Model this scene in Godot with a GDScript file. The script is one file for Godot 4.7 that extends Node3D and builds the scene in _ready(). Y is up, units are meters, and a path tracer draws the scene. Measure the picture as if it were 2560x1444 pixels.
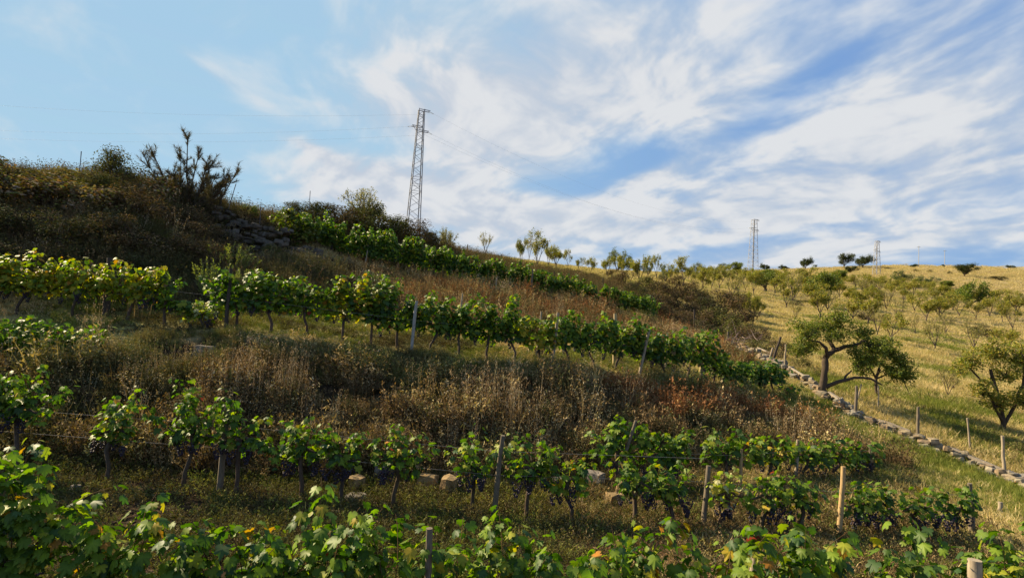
extends Node3D
# A terraced hillside vineyard under a windy autumn sky, an almond orchard across a dry stone wall, and a power line over the hill.

const CAM_Y := 2.7
var rng := RandomNumberGenerator.new()
var used := {}
var M := {}
var noise_a := FastNoiseLite.new()
var noise_b := FastNoiseLite.new()
var noise_c := FastNoiseLite.new()

# ---------------------------------------------------------------- terrain: sections of the hillside by bearing (x over depth)
var SB: Array = [-1.5352, -0.9014, -0.6901, -0.4789, -0.3662, -0.2676, -0.0563, 0.1549, 0.2606, 0.3662, 0.507, 0.6831, 0.9014, 1.4225]
var SD: Array = []
var SY: Array = []

func sections() -> void:
	var rows := [
		[0, -0.05, 4, -0.05, 8, 0.1, 9.2, 0.2, 11, 1.7, 12.5, 2.6, 16, 5.7, 17.5, 6.3, 20, 7.6, 28, 8.1, 60, 9.7, 150, 16.7, 600, 12.7],
		[0, -0.05, 4, -0.05, 8, 0.05, 9.3, 0.15, 11.3, 1.457, 13.6, 2.7, 16.3, 5.288, 17.5, 5.984, 20.5, 7.141, 30, 7.9, 60, 9.7, 150, 16.7, 600, 12.7],
		[0, -0.05, 4, -0.05, 8, 0.05, 9.3, 0.15, 11.6, 1.977, 14, 2.75, 17, 5.376, 18.5, 6.28, 21.5, 7.453, 30, 8.1, 60, 9.7, 150, 16.7, 600, 12.7],
		[0, -0.05, 4, -0.05, 8, 0.05, 9.3, 0.15, 12, 2.207, 15, 2.8, 19, 4.307, 20.2, 4.696, 21.4, 6.38, 34, 7.9, 70, 10.7, 150, 18.7, 600, 12.7],
		[0, -0.05, 4, -0.05, 8, 0.05, 9.4, 0.15, 12.3, 2.073, 16, 2.9, 20, 4.53, 22.5, 5.562, 26, 6.977, 36, 8, 75, 11.7, 150, 19.7, 600, 12.7],
		[0, -0.05, 4, -0.05, 8, 0.05, 9.5, 0.15, 12.6, 1.993, 18, 3.05, 22, 4.533, 25, 5.228, 30, 7.451, 45, 9, 90, 14.7, 150, 20.7, 600, 14.7],
		[0, -0.05, 4, -0.05, 8, 0.05, 9.8, 0.15, 13.2, 1.908, 19, 2.85, 25, 4.433, 28, 5.038, 34, 6.58, 55, 9.526, 100, 15.183, 150, 21.103, 600, 22.7],
		[0, -0.05, 4, -0.05, 8, 0.05, 10.8, 0.2, 14.2, 1.773, 20.5, 2.55, 27.5, 3.911, 31, 4.503, 38, 5.88, 60, 8.744, 110, 14.956, 160, 20.186, 600, 27.7],
		[0, -0.05, 4, -0.05, 8, 0.05, 11.3, 0.25, 15, 1.692, 21.2, 2.3, 29, 3.286, 32.5, 3.791, 39, 5.331, 60, 8.28, 120, 16.251, 180, 23.026, 600, 30.7],
		[0, -0.05, 4, -0.05, 8, 0.05, 11.9, 0.3, 16, 1.561, 22, 2.05, 29.5, 2.513, 34, 3.128, 42, 4.263, 65, 7.184, 130, 16.28, 220, 29.598, 600, 32.7],
		[0, -0.05, 4, -0.05, 8, 0.05, 12.6, 0.35, 17, 1.222, 22, 1.75, 32, 2.771, 40, 3.547, 50, 4.638, 75, 7.83, 140, 17.837, 260, 38.223, 600, 42.7],
		[0, -0.05, 4, -0.08, 8, 0, 12.9, 0.3, 17, 0.85, 22, 1.4, 32, 2.218, 40, 3.078, 50, 4.19, 75, 7.471, 140, 18.353, 280, 45.988, 600, 52.7],
		[0, -0.1, 4, -0.1, 8, -0.1, 13, -0.15, 18, 0.45, 22, 0.9, 32, 1.349, 40, 2.125, 50, 3.205, 75, 6.619, 140, 17.441, 280, 48.745, 600, 54.7],
		[0, -0.1, 4, -0.15, 8, -0.25, 13, -0.3, 18, 0.1, 22, 0.4, 32, 1.2, 40, 1.9, 50, 2.9, 75, 5.7, 140, 13.7, 280, 36.7, 600, 46.7]
	]
	for r in rows:
		var a := PackedFloat32Array()
		var b := PackedFloat32Array()
		for k in range(0, r.size(), 2):
			a.append(r[k])
			b.append(r[k + 1])
		SD.append(a)
		SY.append(b)

# height, and which strip of the hillside (0 lower terrace ... 3 first bank, 4 second terrace, 5 second bank, 6 third terrace, 7 third bank, 8 and up the hill)
func hs(x: float, z: float) -> Vector2:
	var d := maxf(-z, 0.5)
	var b := clampf(x / maxf(d, 3.0), SB[0], SB[SB.size() - 1])
	var i := 0
	while i < SB.size() - 2 and SB[i + 1] < b:
		i += 1
	var t: float = (b - SB[i]) / (SB[i + 1] - SB[i])
	var da: PackedFloat32Array = SD[i]
	var db: PackedFloat32Array = SD[i + 1]
	var ya: PackedFloat32Array = SY[i]
	var yb: PackedFloat32Array = SY[i + 1]
	var pd := 0.0
	var py := 0.0
	for k in da.size():
		var dk := lerpf(da[k], db[k], t)
		var yk := lerpf(ya[k], yb[k], t)
		if k > 0 and d <= dk:
			var s := (d - pd) / (dk - pd)
			return Vector2(lerpf(py, yk, s), k - 1 + s)
		pd = dk
		py = yk
	return Vector2(py, da.size() - 1)

func ground(x: float, z: float) -> float:
	var h := hs(x, z)
	var d := maxf(-z, 1.0)
	var amp := clampf(d * 0.006, 0.05, 0.6)
	if (h.y > 3.0 and h.y < 4.0) or (h.y > 5.0 and h.y < 6.0) or (h.y > 7.0 and h.y < 8.0):
		amp = maxf(amp, 0.12)
	return h.x + noise_a.get_noise_2d(x, z) * amp + noise_b.get_noise_2d(x, z) * 0.03

const WALL_D := [8.0, 12.5, 13.3, 14.0, 15.0, 16.0, 17.0, 18.0, 19.3, 21.2, 24.1, 27.0, 29.0, 31.0, 36.0, 44.0]
const WALL_X := [12.3, 11.7, 11.5, 11.0, 10.3, 9.75, 9.65, 9.8, 10.0, 10.2, 10.6, 11.0, 11.1, 11.2, 9.5, 6.0]

func wall_x(d: float) -> float:
	for k in range(1, WALL_D.size()):
		if d <= WALL_D[k]:
			return lerpf(WALL_X[k - 1], WALL_X[k], clampf((d - WALL_D[k - 1]) / (WALL_D[k] - WALL_D[k - 1]), 0.0, 1.0))
	return WALL_X[WALL_X.size() - 1]

# ---------------------------------------------------------------- naming
func numbered(called: String) -> String:
	if not used.has(called):
		used[called] = 0
		return called
	used[called] += 1
	return "%s_%03d" % [called, used[called]]

func tag(o: Node, label: String, category: String, group := "", kind := "") -> void:
	o.set_meta("label", label)
	if category:
		o.set_meta("category", category)
	if group:
		o.set_meta("group", group)
	if kind:
		o.set_meta("kind", kind)

func thing(called: String, label: String, category: String, at: Vector3, turn := 0.0, group := "") -> Node3D:
	var o := Node3D.new()
	o.name = numbered(called)
	add_child(o)
	o.position = at
	o.rotation.y = turn
	tag(o, label, category, group)
	return o

func part(called: String, mesh: Mesh, parent: Node) -> MeshInstance3D:
	var o := MeshInstance3D.new()
	o.name = called
	o.mesh = mesh
	parent.add_child(o, true)
	return o

func solo(called: String, mesh: Mesh, label: String, category: String, at: Vector3, group := "", kind := "") -> MeshInstance3D:
	var o := MeshInstance3D.new()
	o.name = numbered(called)
	o.mesh = mesh
	add_child(o)
	o.position = at
	tag(o, label, category, group, kind)
	return o

const NTH := ["first", "second", "third", "fourth", "fifth", "sixth", "seventh", "eighth", "ninth", "tenth", "eleventh", "twelfth", "thirteenth", "fourteenth", "fifteenth", "sixteenth", "seventeenth", "eighteenth", "nineteenth", "twentieth", "twenty-first", "twenty-second", "twenty-third", "twenty-fourth", "twenty-fifth", "twenty-sixth", "twenty-seventh", "twenty-eighth", "twenty-ninth", "thirtieth", "thirty-first", "thirty-second", "thirty-third", "thirty-fourth", "thirty-fifth"]

# ---------------------------------------------------------------- mesh building
class MB:
	var v := PackedVector3Array()
	var n := PackedVector3Array()
	var c := PackedColorArray()

	func tri(a: Vector3, b: Vector3, d: Vector3, na: Vector3, nb: Vector3, nd: Vector3, ca: Color, cb: Color, cd: Color) -> void:
		if (d - a).cross(b - a).dot(na + nb + nd) >= 0.0:
			v.append(a); v.append(b); v.append(d)
			n.append(na); n.append(nb); n.append(nd)
			c.append(ca); c.append(cb); c.append(cd)
		else:
			v.append(a); v.append(d); v.append(b)
			n.append(na); n.append(nd); n.append(nb)
			c.append(ca); c.append(cd); c.append(cb)

	func flat(a: Vector3, b: Vector3, d: Vector3, col: Color) -> void:
		var f := (d - a).cross(b - a).normalized()
		v.append(a); v.append(b); v.append(d)
		n.append(f); n.append(f); n.append(f)
		c.append(col); c.append(col); c.append(col)

	# a small leaf: a rhombus folded a little along its rib
	func leaf(p: Vector3, dir: Vector3, nrm: Vector3, length: float, width: float, col: Color) -> void:
		var side := dir.cross(nrm).normalized() * width * 0.5
		var mid := p + dir * length * 0.45
		var tip := p + dir * length - nrm * length * 0.12
		var lift := nrm * width * 0.18
		flat(p, mid + side + lift, tip, col)
		flat(p, tip, mid - side + lift, col)

	func blade(p: Vector3, tip: Vector3, side: Vector3, bend: Vector3, col: Color, col2: Color) -> void:
		var mid := p.lerp(tip, 0.55) + bend
		var f := (tip - p).cross(side).normalized()
		tri(p - side, p + side, mid + side * 0.7, f, f, f, col, col, col)
		tri(p - side, mid + side * 0.7, mid - side * 0.7, f, f, f, col, col, col)
		tri(mid - side * 0.7, mid + side * 0.7, tip, f, f, f, col, col, col2)

	func tube(pts: Array, radii: Array, sides: int, col: Color, cap := true, rough := 0.0, rs: RandomNumberGenerator = null) -> void:
		var rings := []
		var norms := []
		for i in pts.size():
			var a: Vector3 = pts[maxi(i - 1, 0)]
			var b: Vector3 = pts[mini(i + 1, pts.size() - 1)]
			var t := (b - a).normalized()
			var u := t.cross(Vector3(0.31, 0.12, 0.94)).normalized()
			if u.length() < 0.1:
				u = t.cross(Vector3.RIGHT).normalized()
			var w := t.cross(u)
			var ring := PackedVector3Array()
			var nn := PackedVector3Array()
			for k in sides:
				var an := TAU * k / sides
				var o := u * cos(an) + w * sin(an)
				var rr: float = radii[i]
				if rough > 0.0:
					rr *= 1.0 + rs.randf_range(-rough, rough)
				ring.append(pts[i] + o * rr)
				nn.append(o)
			rings.append(ring)
			norms.append(nn)
		for i in range(1, rings.size()):
			for k in sides:
				var k2 := (k + 1) % sides
				tri(rings[i - 1][k], rings[i - 1][k2], rings[i][k2], norms[i - 1][k], norms[i - 1][k2], norms[i][k2], col, col, col)
				tri(rings[i - 1][k], rings[i][k2], rings[i][k], norms[i - 1][k], norms[i][k2], norms[i][k], col, col, col)
		if cap:
			for e in [0, rings.size() - 1]:
				var out: Vector3 = (pts[e] - pts[1 if e == 0 else e - 1]).normalized()
				for k in range(1, sides - 1):
					tri(rings[e][0], rings[e][k], rings[e][k + 1], out, out, out, col, col, col)

	func box(at: Vector3, bx: Vector3, by: Vector3, bz: Vector3, col: Color) -> void:
		for s in [-1.0, 1.0]:
			for f in [[bx, by, bz], [by, bz, bx], [bz, bx, by]]:
				var o: Vector3 = at + f[0] * s
				var nn: Vector3 = f[0].normalized() * s
				var p: Vector3 = o - f[1] - f[2]
				var q: Vector3 = o + f[1] - f[2]
				var r: Vector3 = o + f[1] + f[2]
				var t: Vector3 = o - f[1] + f[2]
				tri(p, q, r, nn, nn, nn, col, col, col)
				tri(p, r, t, nn, nn, nn, col, col, col)

	func mesh(mat: Material) -> ArrayMesh:
		var m := ArrayMesh.new()
		var a := []
		a.resize(Mesh.ARRAY_MAX)
		a[Mesh.ARRAY_VERTEX] = v
		a[Mesh.ARRAY_NORMAL] = n
		a[Mesh.ARRAY_COLOR] = c
		m.add_surface_from_arrays(Mesh.PRIMITIVE_TRIANGLES, a)
		m.surface_set_material(0, mat)
		return m

func rr(a: float, b: float) -> float:
	return rng.randf_range(a, b)

func rv() -> Vector3:
	return Vector3(rr(-1, 1), rr(-1, 1), rr(-1, 1))

func vary(c: Color, amount: float) -> Color:
	var k := 1.0 + rr(-amount, amount)
	return Color(c.r * k * (1.0 + rr(-amount, amount) * 0.4), c.g * k, c.b * k * (1.0 + rr(-amount, amount) * 0.5))

func mix3(list: Array, amount := 0.2) -> Color:
	return vary(list[rng.randi() % list.size()], amount)

# ---------------------------------------------------------------- materials
func noise_texture(freq: float, oct: int, lo: float, hi: float, sd: int, size := 512, normal := false) -> NoiseTexture2D:
	var f := FastNoiseLite.new()
	f.noise_type = FastNoiseLite.TYPE_SIMPLEX_SMOOTH
	f.frequency = freq
	f.fractal_octaves = oct
	f.seed = sd
	var t := NoiseTexture2D.new()
	t.noise = f
	t.width = size
	t.height = size
	t.seamless = true
	if normal:
		t.as_normal_map = true
		t.bump_strength = 6.0
	else:
		var g := Gradient.new()
		g.set_color(0, Color(lo, lo, lo))
		g.set_color(1, Color(hi, hi, hi))
		t.color_ramp = g
	return t

func vc_material(called: String, rough: float, spec: float, back := 0.0, back_tint := Color(0.9, 1.0, 0.4)) -> StandardMaterial3D:
	var m := StandardMaterial3D.new()
	m.resource_name = called
	m.vertex_color_use_as_albedo = true
	m.roughness = rough
	m.metallic_specular = spec
	m.cull_mode = BaseMaterial3D.CULL_DISABLED
	if back > 0.0:
		m.backlight_enabled = true
		m.backlight = Color(back_tint.r * back, back_tint.g * back, back_tint.b * back)
	M[called] = m
	return m

func textured(called: String, rough: float, tex: Texture2D, scale3: Vector3, world: bool, relief := 0.0, relief_tex: Texture2D = null) -> StandardMaterial3D:
	var m := vc_material(called, rough, 0.25)
	m.albedo_texture = tex
	m.uv1_triplanar = true
	m.uv1_world_triplanar = world
	m.uv1_scale = scale3
	if relief > 0.0:
		m.heightmap_enabled = true
		m.heightmap_texture = relief_tex
		m.heightmap_scale = relief
	return m

func make_materials() -> void:
	vc_material("grape_leaf", 0.5, 0.35, 1.0, Color(0.88, 1.0, 0.27))
	vc_material("tree_leaf", 0.5, 0.4, 0.9, Color(0.95, 1.0, 0.4))
	vc_material("scrub_leaf", 0.85, 0.12, 0.6, Color(1.0, 0.98, 0.5))
	vc_material("dry_plant", 0.8, 0.2, 0.6, Color(1.0, 0.9, 0.6))
	vc_material("grass", 0.7, 0.25, 0.8, Color(0.95, 1.0, 0.5))
	vc_material("weed", 0.8, 0.2, 0.65, Color(1.0, 0.97, 0.6))
	vc_material("berry", 0.45, 0.4)
	var grain := noise_texture(0.03, 4, 0.7, 1.0, 11, 256)
	textured("bark", 0.9, grain, Vector3(5, 1.2, 5), false, 0.8, grain)
	textured("wood", 0.85, grain, Vector3(9, 0.9, 9), false, 0.5, grain)
	textured("stone", 0.92, noise_texture(0.02, 5, 0.72, 1.0, 5, 256), Vector3(1.5, 1.5, 1.5), true, 1.2, noise_texture(0.03, 5, 0.0, 1.0, 6, 256))
	textured("soil", 1.0, noise_texture(0.012, 6, 0.55, 1.0, 21), Vector3(0.37, 0.37, 0.37), true, 5.0, noise_texture(0.02, 6, 0.0, 1.0, 22))
	M["soil"].metallic_specular = 0.1
	var s := vc_material("steel", 0.55, 0.5)
	s.metallic = 0.3
	vc_material("cable", 0.6, 0.3)
	vc_material("porcelain", 0.2, 0.6)

# ---------------------------------------------------------------- sky
func smooth(a: float, b: float, x: float) -> float:
	var t := clampf((x - a) / (b - a), 0.0, 1.0)
	return t * t * (3.0 - 2.0 * t)

# cloud banks: azimuth and elevation of the middle, half widths, tilt, strength
const BANKS := [
	[0.013, 0.430, 0.312, 0.181, 0.375, 0.85],
	[-0.089, 0.333, 0.237, 0.093, 0.148, 0.75],
	[0.311, 0.342, 0.110, 0.082, 0.410, 0.40],
	[0.599, 0.260, 0.356, 0.101, 0.271, 1.10],
	[0.597, 0.429, 0.338, 0.115, 0.497, 0.70],
	[-0.248, 0.221, 0.152, 0.052, 0.009, 1.15],
	[-0.354, 0.272, 0.054, 0.011, -0.323, 0.75],
	[0.021, 0.185, 0.270, 0.053, 0.061, 1.10],
	[-0.497, 0.353, 0.089, 0.013, -0.375, 0.60],
	[0.198, 0.302, 0.084, 0.035, 0.236, -1.10],
	[0.440, 0.375, 0.151, 0.029, 0.497, -0.70],
	[0.273, 0.453, 0.175, 0.119, 0.061, 0.40],
	[0.624, 0.162, 0.301, 0.023, 0.113, 0.70],
	[-0.625, 0.262, 0.326, 0.192, 0.061, -0.40],
	[0.337, 0.160, 0.174, 0.027, 0.148, -0.55],
	[0.214, 0.266, 0.077, 0.015, 0.323, 0.80],
	[-0.226, 0.450, 0.113, 0.113, 0.585, 0.30],
	[0.410, 0.186, 0.144, 0.009, 0.236, 0.80],
	[0.245, 0.176, 0.041, 0.012, 0.236, 0.70],
	[-0.024, 0.119, 0.177, 0.021, 0.061, 0.50],
	[-0.240, 0.295, 0.119, 0.031, -0.079, -0.80],
	[0.089, 0.250, 0.135, 0.020, -0.009, -0.70],
	[0.376, 0.282, 0.080, 0.020, 0.410, -0.30]
]
var sky_wisp := FastNoiseLite.new()
var sky_puff := FastNoiseLite.new()
var sky_bend := FastNoiseLite.new()

func sky_color(az: float, el: float) -> Color:
	# az: 0 straight ahead, positive to the right; el: above the horizon, radians
	var s := sin(maxf(el, 0.0))
	var dx := sin(az) * cos(el)
	var dz := -cos(az) * cos(el)
	var to_sun := dx * SUN.x + sin(el) * SUN.y + dz * SUN.z
	var glow := smooth(0.05, 1.0, to_sun)
	var blue := Color(0.42, 0.585, 0.825).lerp(Color(0.645, 0.79, 0.90), clampf(glow * 1.4, 0.0, 1.0))
	var low := Color(0.64, 0.775, 0.90).lerp(Color(0.715, 0.855, 0.93), clampf(glow * 1.2, 0.0, 1.0))
	var c := blue.lerp(low, pow(1.0 - clampf(s * 1.25, 0.0, 1.0), 2.6) * 0.95)
	var cover := -0.34
	for b in BANKS:
		var da: float = wrapf(az - b[0], -PI, PI)
		var de: float = el - b[1]
		var u: float = (da * cos(b[4]) + de * sin(b[4])) / b[2]
		var w: float = (-da * sin(b[4]) + de * cos(b[4])) / b[3]
		cover += b[5] * exp(-(u * u + w * w))
	if absf(az) > 0.9:
		cover += 0.25 * smooth(0.9, 1.4, absf(az)) * (1.0 if az > 0.0 else 0.3)
	# the cloud sheet: the view ray meets a plane overhead, bent down a little towards the horizon
	var k := 1.0 / (s + 0.2)
	var px := dx * k
	var pz := dz * k
	var bx := sky_bend.get_noise_2d(px * 1.1, pz * 1.1) * 0.16
	var bz := sky_bend.get_noise_2d(px * 1.1 + 40.0, pz * 1.1 - 17.0) * 0.16
	px += bx
	pz += bz
	# fibres run from near left to far right
	var along := px * 0.50 + pz * 0.87
	var over := px * 0.87 - pz * 0.50
	var wisp := sky_wisp.get_noise_2d(along * 1.7, over * 4.4)
	var puff := sky_puff.get_noise_2d(px * 2.8, pz * 2.8)
	var big := sky_bend.get_noise_2d(px * 0.9 + 9.0, pz * 0.9)
	var v := cover * 0.85 + wisp * 0.6 + puff * 0.72 + big * 0.25
	var cloud := smooth(-0.62, 1.1, v)
	var a := clampf(cloud * 0.96 + smooth(-0.5, 0.6, cover) * 0.22, 0.0, 1.0)
	var lit := Color(0.88, 0.89, 0.905).lerp(Color(0.765, 0.805, 0.86), smooth(0.35, -0.4, puff * 0.8 + wisp * 0.7))
	return c.lerp(lit, a)

func make_sky() -> Sky:
	sky_wisp.noise_type = FastNoiseLite.TYPE_SIMPLEX_SMOOTH
	sky_wisp.frequency = 1.0
	sky_wisp.fractal_octaves = 6
	sky_wisp.fractal_gain = 0.58
	sky_wisp.seed = 31
	sky_puff.noise_type = FastNoiseLite.TYPE_SIMPLEX_SMOOTH
	sky_puff.frequency = 1.0
	sky_puff.fractal_octaves = 6
	sky_puff.fractal_gain = 0.58
	sky_puff.seed = 77
	sky_bend.noise_type = FastNoiseLite.TYPE_SIMPLEX_SMOOTH
	sky_bend.frequency = 0.8
	sky_bend.fractal_octaves = 3
	sky_bend.seed = 5
	var whole := sky_image(1024, 0, 1024, 0, 262)
	whole.resize(4096, 2048, Image.INTERPOLATE_CUBIC)
	# the same sky again, sampled finer where its clouds stand out
	for half in [[0, 540], [3556, 540]]:
		var fine := sky_image(4096, half[0], half[1], 400, 640)
		whole.blit_rect(fine, Rect2i(0, 0, half[1], 640), Vector2i(half[0], 400))
	var m := PanoramaSkyMaterial.new()
	m.panorama = ImageTexture.create_from_image(whole)
	m.energy_multiplier = SKY_ENERGY
	var sky := Sky.new()
	sky.sky_material = m
	return sky

func sky_image(width: int, x0: int, w: int, y0: int, h: int) -> Image:
	var full := width / 2
	var whole := x0 == 0 and w == width
	var rows := full if whole else h
	var data := PackedByteArray()
	data.resize(w * rows * 3)
	var at := 0
	for j in rows:
		var el := PI * (0.5 - (j + y0 + 0.5) / full)
		if el < -0.03:
			for i in w:
				data[at] = 128; data[at + 1] = 122; data[at + 2] = 105
				at += 3
			continue
		for i in w:
			var az := wrapf(TAU * (i + x0 + 0.5) / width, -PI, PI)
			var c := sky_color(az, el)
			data[at] = int(clampf(c.r, 0.0, 1.0) * 255.0 + 0.5)
			data[at + 1] = int(clampf(c.g, 0.0, 1.0) * 255.0 + 0.5)
			data[at + 2] = int(clampf(c.b, 0.0, 1.0) * 255.0 + 0.5)
			at += 3
	return Image.create_from_data(w, rows, false, Image.FORMAT_RGB8, data)

const SUN := Vector3(-0.757, 0.545, -0.36)
const SKY_ENERGY := 0.39
const SUN_ENERGY := 1.55
const EXPOSURE := 2.55

func _ready() -> void:
	rng.seed = 4711
	var cam := Camera3D.new()
	cam.name = "camera"
	cam.position = Vector3(0, CAM_Y, 0)
	cam.basis = Basis(Vector3.RIGHT, deg_to_rad(4.0)) * Basis(Vector3(0, 0, 1), deg_to_rad(3.5))
	cam.fov = 53.9
	cam.near = 0.1
	cam.far = 2000.0
	add_child(cam)
	var env := Environment.new()
	env.background_mode = Environment.BG_SKY
	env.sky = make_sky()
	env.tonemap_mode = Environment.TONE_MAPPER_LINEAR
	env.tonemap_exposure = EXPOSURE
	env.sdfgi_enabled = true
	env.ssao_enabled = true
	env.ssil_enabled = true
	var we := WorldEnvironment.new()
	we.name = "environment"
	we.environment = env
	add_child(we)
	var sun := DirectionalLight3D.new()
	sun.name = "sun"
	sun.light_energy = SUN_ENERGY
	sun.light_color = Color(1.0, 0.91, 0.75)
	sun.light_angular_distance = 0.5
	sun.shadow_enabled = true
	add_child(sun)
	sun.look_at_from_position(SUN * 50.0, Vector3.ZERO)

	noise_a.frequency = 0.22
	noise_a.fractal_octaves = 3
	noise_a.seed = 3
	noise_b.frequency = 1.6
	noise_b.fractal_octaves = 2
	noise_b.seed = 9
	noise_c.frequency = 0.11
	noise_c.fractal_octaves = 4
	noise_c.seed = 14
	make_materials()
	sections()
	build_terrain()
	build_walls()
	build_pylons()
	build_trees()
	build_bushes()
	build_vineyard()
	build_posts()
	build_rocks()
	build_tall_weeds()
	build_cover()

# ---------------------------------------------------------------- ground
func is_orchard(x: float, d: float, strip: float) -> bool:
	return x > wall_x(d) if d < 30.0 else strip > 7.9 or x > wall_x(d)

func ground_color(x: float, z: float) -> Color:
	var d := maxf(-z, 0.0)
	var h := hs(x, z)
	var p := noise_c.get_noise_2d(x, z)
	var q := noise_b.get_noise_2d(x * 0.7 + 50.0, z * 0.7)
	var straw := Color(0.50, 0.39, 0.20).lerp(Color(0.40, 0.305, 0.15), smooth(-0.3, 0.4, q))
	var green := Color(0.19, 0.20, 0.048)
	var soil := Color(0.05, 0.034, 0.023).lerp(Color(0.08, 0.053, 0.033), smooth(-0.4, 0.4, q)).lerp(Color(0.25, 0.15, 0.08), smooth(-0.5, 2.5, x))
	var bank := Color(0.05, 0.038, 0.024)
	if is_orchard(x, d, h.y):
		var far := noise_c.get_noise_2d(x * 0.35, z * 0.35)
		var c := straw.lerp(green, smooth(0.15, 0.6, p * 0.7 + far * 0.7) * 0.5)
		c = c.lerp(Color(0.27, 0.19, 0.11), smooth(0.2, 0.5, noise_c.get_noise_2d(x * 0.6 + 300.0, z * 1.5)) * 0.6)
		if d > 150.0:
			c = straw.lerp(Color(0.36, 0.25, 0.11), smooth(-0.2, 0.4, p))
		return c
	if h.y < 3.0:
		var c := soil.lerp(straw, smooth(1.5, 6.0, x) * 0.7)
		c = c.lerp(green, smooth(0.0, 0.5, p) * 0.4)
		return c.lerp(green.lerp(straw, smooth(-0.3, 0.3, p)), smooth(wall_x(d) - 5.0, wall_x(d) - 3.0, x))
	if x > wall_x(d) - 4.0 and d < 24.0:
		return green.lerp(straw, smooth(-0.1, 0.5, p))
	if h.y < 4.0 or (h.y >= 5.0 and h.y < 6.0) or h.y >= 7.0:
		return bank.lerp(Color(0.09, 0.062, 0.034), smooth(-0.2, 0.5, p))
	return straw.lerp(green, smooth(-0.35, 0.35, p) * 0.8).lerp(soil, smooth(0.1, 0.5, q) * 0.7)

func build_terrain() -> void:
	var xs := PackedFloat32Array()
	var zs := PackedFloat32Array()
	var x := -30.0
	while x <= 30.0:
		xs.append(x)
		x += 0.3
	var step := 0.3
	while x < 620.0:
		xs.append(x)
		step *= 1.09
		x += step
	var left := PackedFloat32Array()
	step = 0.3
	x = -30.3
	while x > -520.0:
		left.append(x)
		step *= 1.12
		x -= step
	left.reverse()
	left.append_array(xs)
	xs = left
	var z := 14.0
	while z > 1.0:
		zs.append(z)
		z -= 2.0
	z = 0.6
	while z > -42.0:
		zs.append(z)
		z -= 0.25
	step = 0.25
	while z > -640.0:
		zs.append(z)
		step *= 1.055
		z -= step
	var nx := xs.size()
	var nz := zs.size()
	var v := PackedVector3Array()
	var c := PackedColorArray()
	v.resize(nx * nz)
	c.resize(nx * nz)
	for j in nz:
		for i in nx:
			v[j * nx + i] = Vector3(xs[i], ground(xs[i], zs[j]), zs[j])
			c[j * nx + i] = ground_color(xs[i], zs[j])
	var n := PackedVector3Array()
	n.resize(nx * nz)
	var idx := PackedInt32Array()
	for j in nz:
		for i in nx:
			var l := v[j * nx + maxi(i - 1, 0)]
			var r := v[j * nx + mini(i + 1, nx - 1)]
			var f := v[mini(j + 1, nz - 1) * nx + i]
			var b := v[maxi(j - 1, 0) * nx + i]
			n[j * nx + i] = (b - f).cross(r - l).normalized()
			if i < nx - 1 and j < nz - 1:
				var a := j * nx + i
				idx.append_array([a, a + nx, a + 1, a + 1, a + nx, a + nx + 1])
	# clockwise from above: z falls with j, so (a, a+nx, a+1) turns clockwise
	var arr := []
	arr.resize(Mesh.ARRAY_MAX)
	arr[Mesh.ARRAY_VERTEX] = v
	arr[Mesh.ARRAY_NORMAL] = n
	arr[Mesh.ARRAY_COLOR] = c
	arr[Mesh.ARRAY_INDEX] = idx
	var m := ArrayMesh.new()
	m.add_surface_from_arrays(Mesh.PRIMITIVE_TRIANGLES, arr)
	m.surface_set_material(0, M["soil"])
	var o := solo("ground", m, "terraced hillside of dry soil and grass", "", Vector3.ZERO, "", "structure")
	o.remove_meta("category")

# ---------------------------------------------------------------- stones
var stones := []
func stone_mesh(flatness: float, col: Color) -> ArrayMesh:
	# a lump with blunt corners: a subdivided cube, pushed towards a block and roughened
	var mb := MB.new()
	var pts := {}
	var f := func(i: int, j: int, k: int) -> Vector3:
		var key := Vector3i(i, j, k)
		if not pts.has(key):
			var p := Vector3(i, j, k)
			var r := p.normalized().lerp(p, 0.45)
			pts[key] = Vector3(r.x, r.y * flatness, r.z) * 0.5 + rv() * 0.07
		return pts[key]
	for ax in 3:
		for s in [-1, 1]:
			for i in [-1, 0]:
				for j in [-1, 0]:
					var q := []
					for o in [[0, 0], [1, 0], [1, 1], [0, 1]]:
						var w := [0, 0, 0]
						w[ax] = s
						w[(ax + 1) % 3] = i + o[0]
						w[(ax + 2) % 3] = j + o[1]
						q.append(f.call(w[0], w[1], w[2]))
					var mid: Vector3 = (q[0] + q[2]) * 0.5
					var cc := vary(col, 0.08)
					for t in [[0, 1, 2], [0, 2, 3]]:
						var nn: Vector3 = (q[t[2]] - q[t[0]]).cross(q[t[1]] - q[t[0]]).normalized()
						if nn.dot(mid) < 0.0:
							nn = -nn
						mb.tri(q[t[0]], q[t[1]], q[t[2]], nn, nn, nn, cc, cc, cc)
	return mb.mesh(M["stone"])

func add_stone(parent: Node3D, at: Vector3, size: Vector3, pick: int) -> void:
	var o := part("stone", stones[pick], parent)
	o.position = at
	o.basis = Basis.from_euler(Vector3(rr(-0.25, 0.25), rr(0, TAU), rr(-0.25, 0.25))).scaled_local(size)

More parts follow.
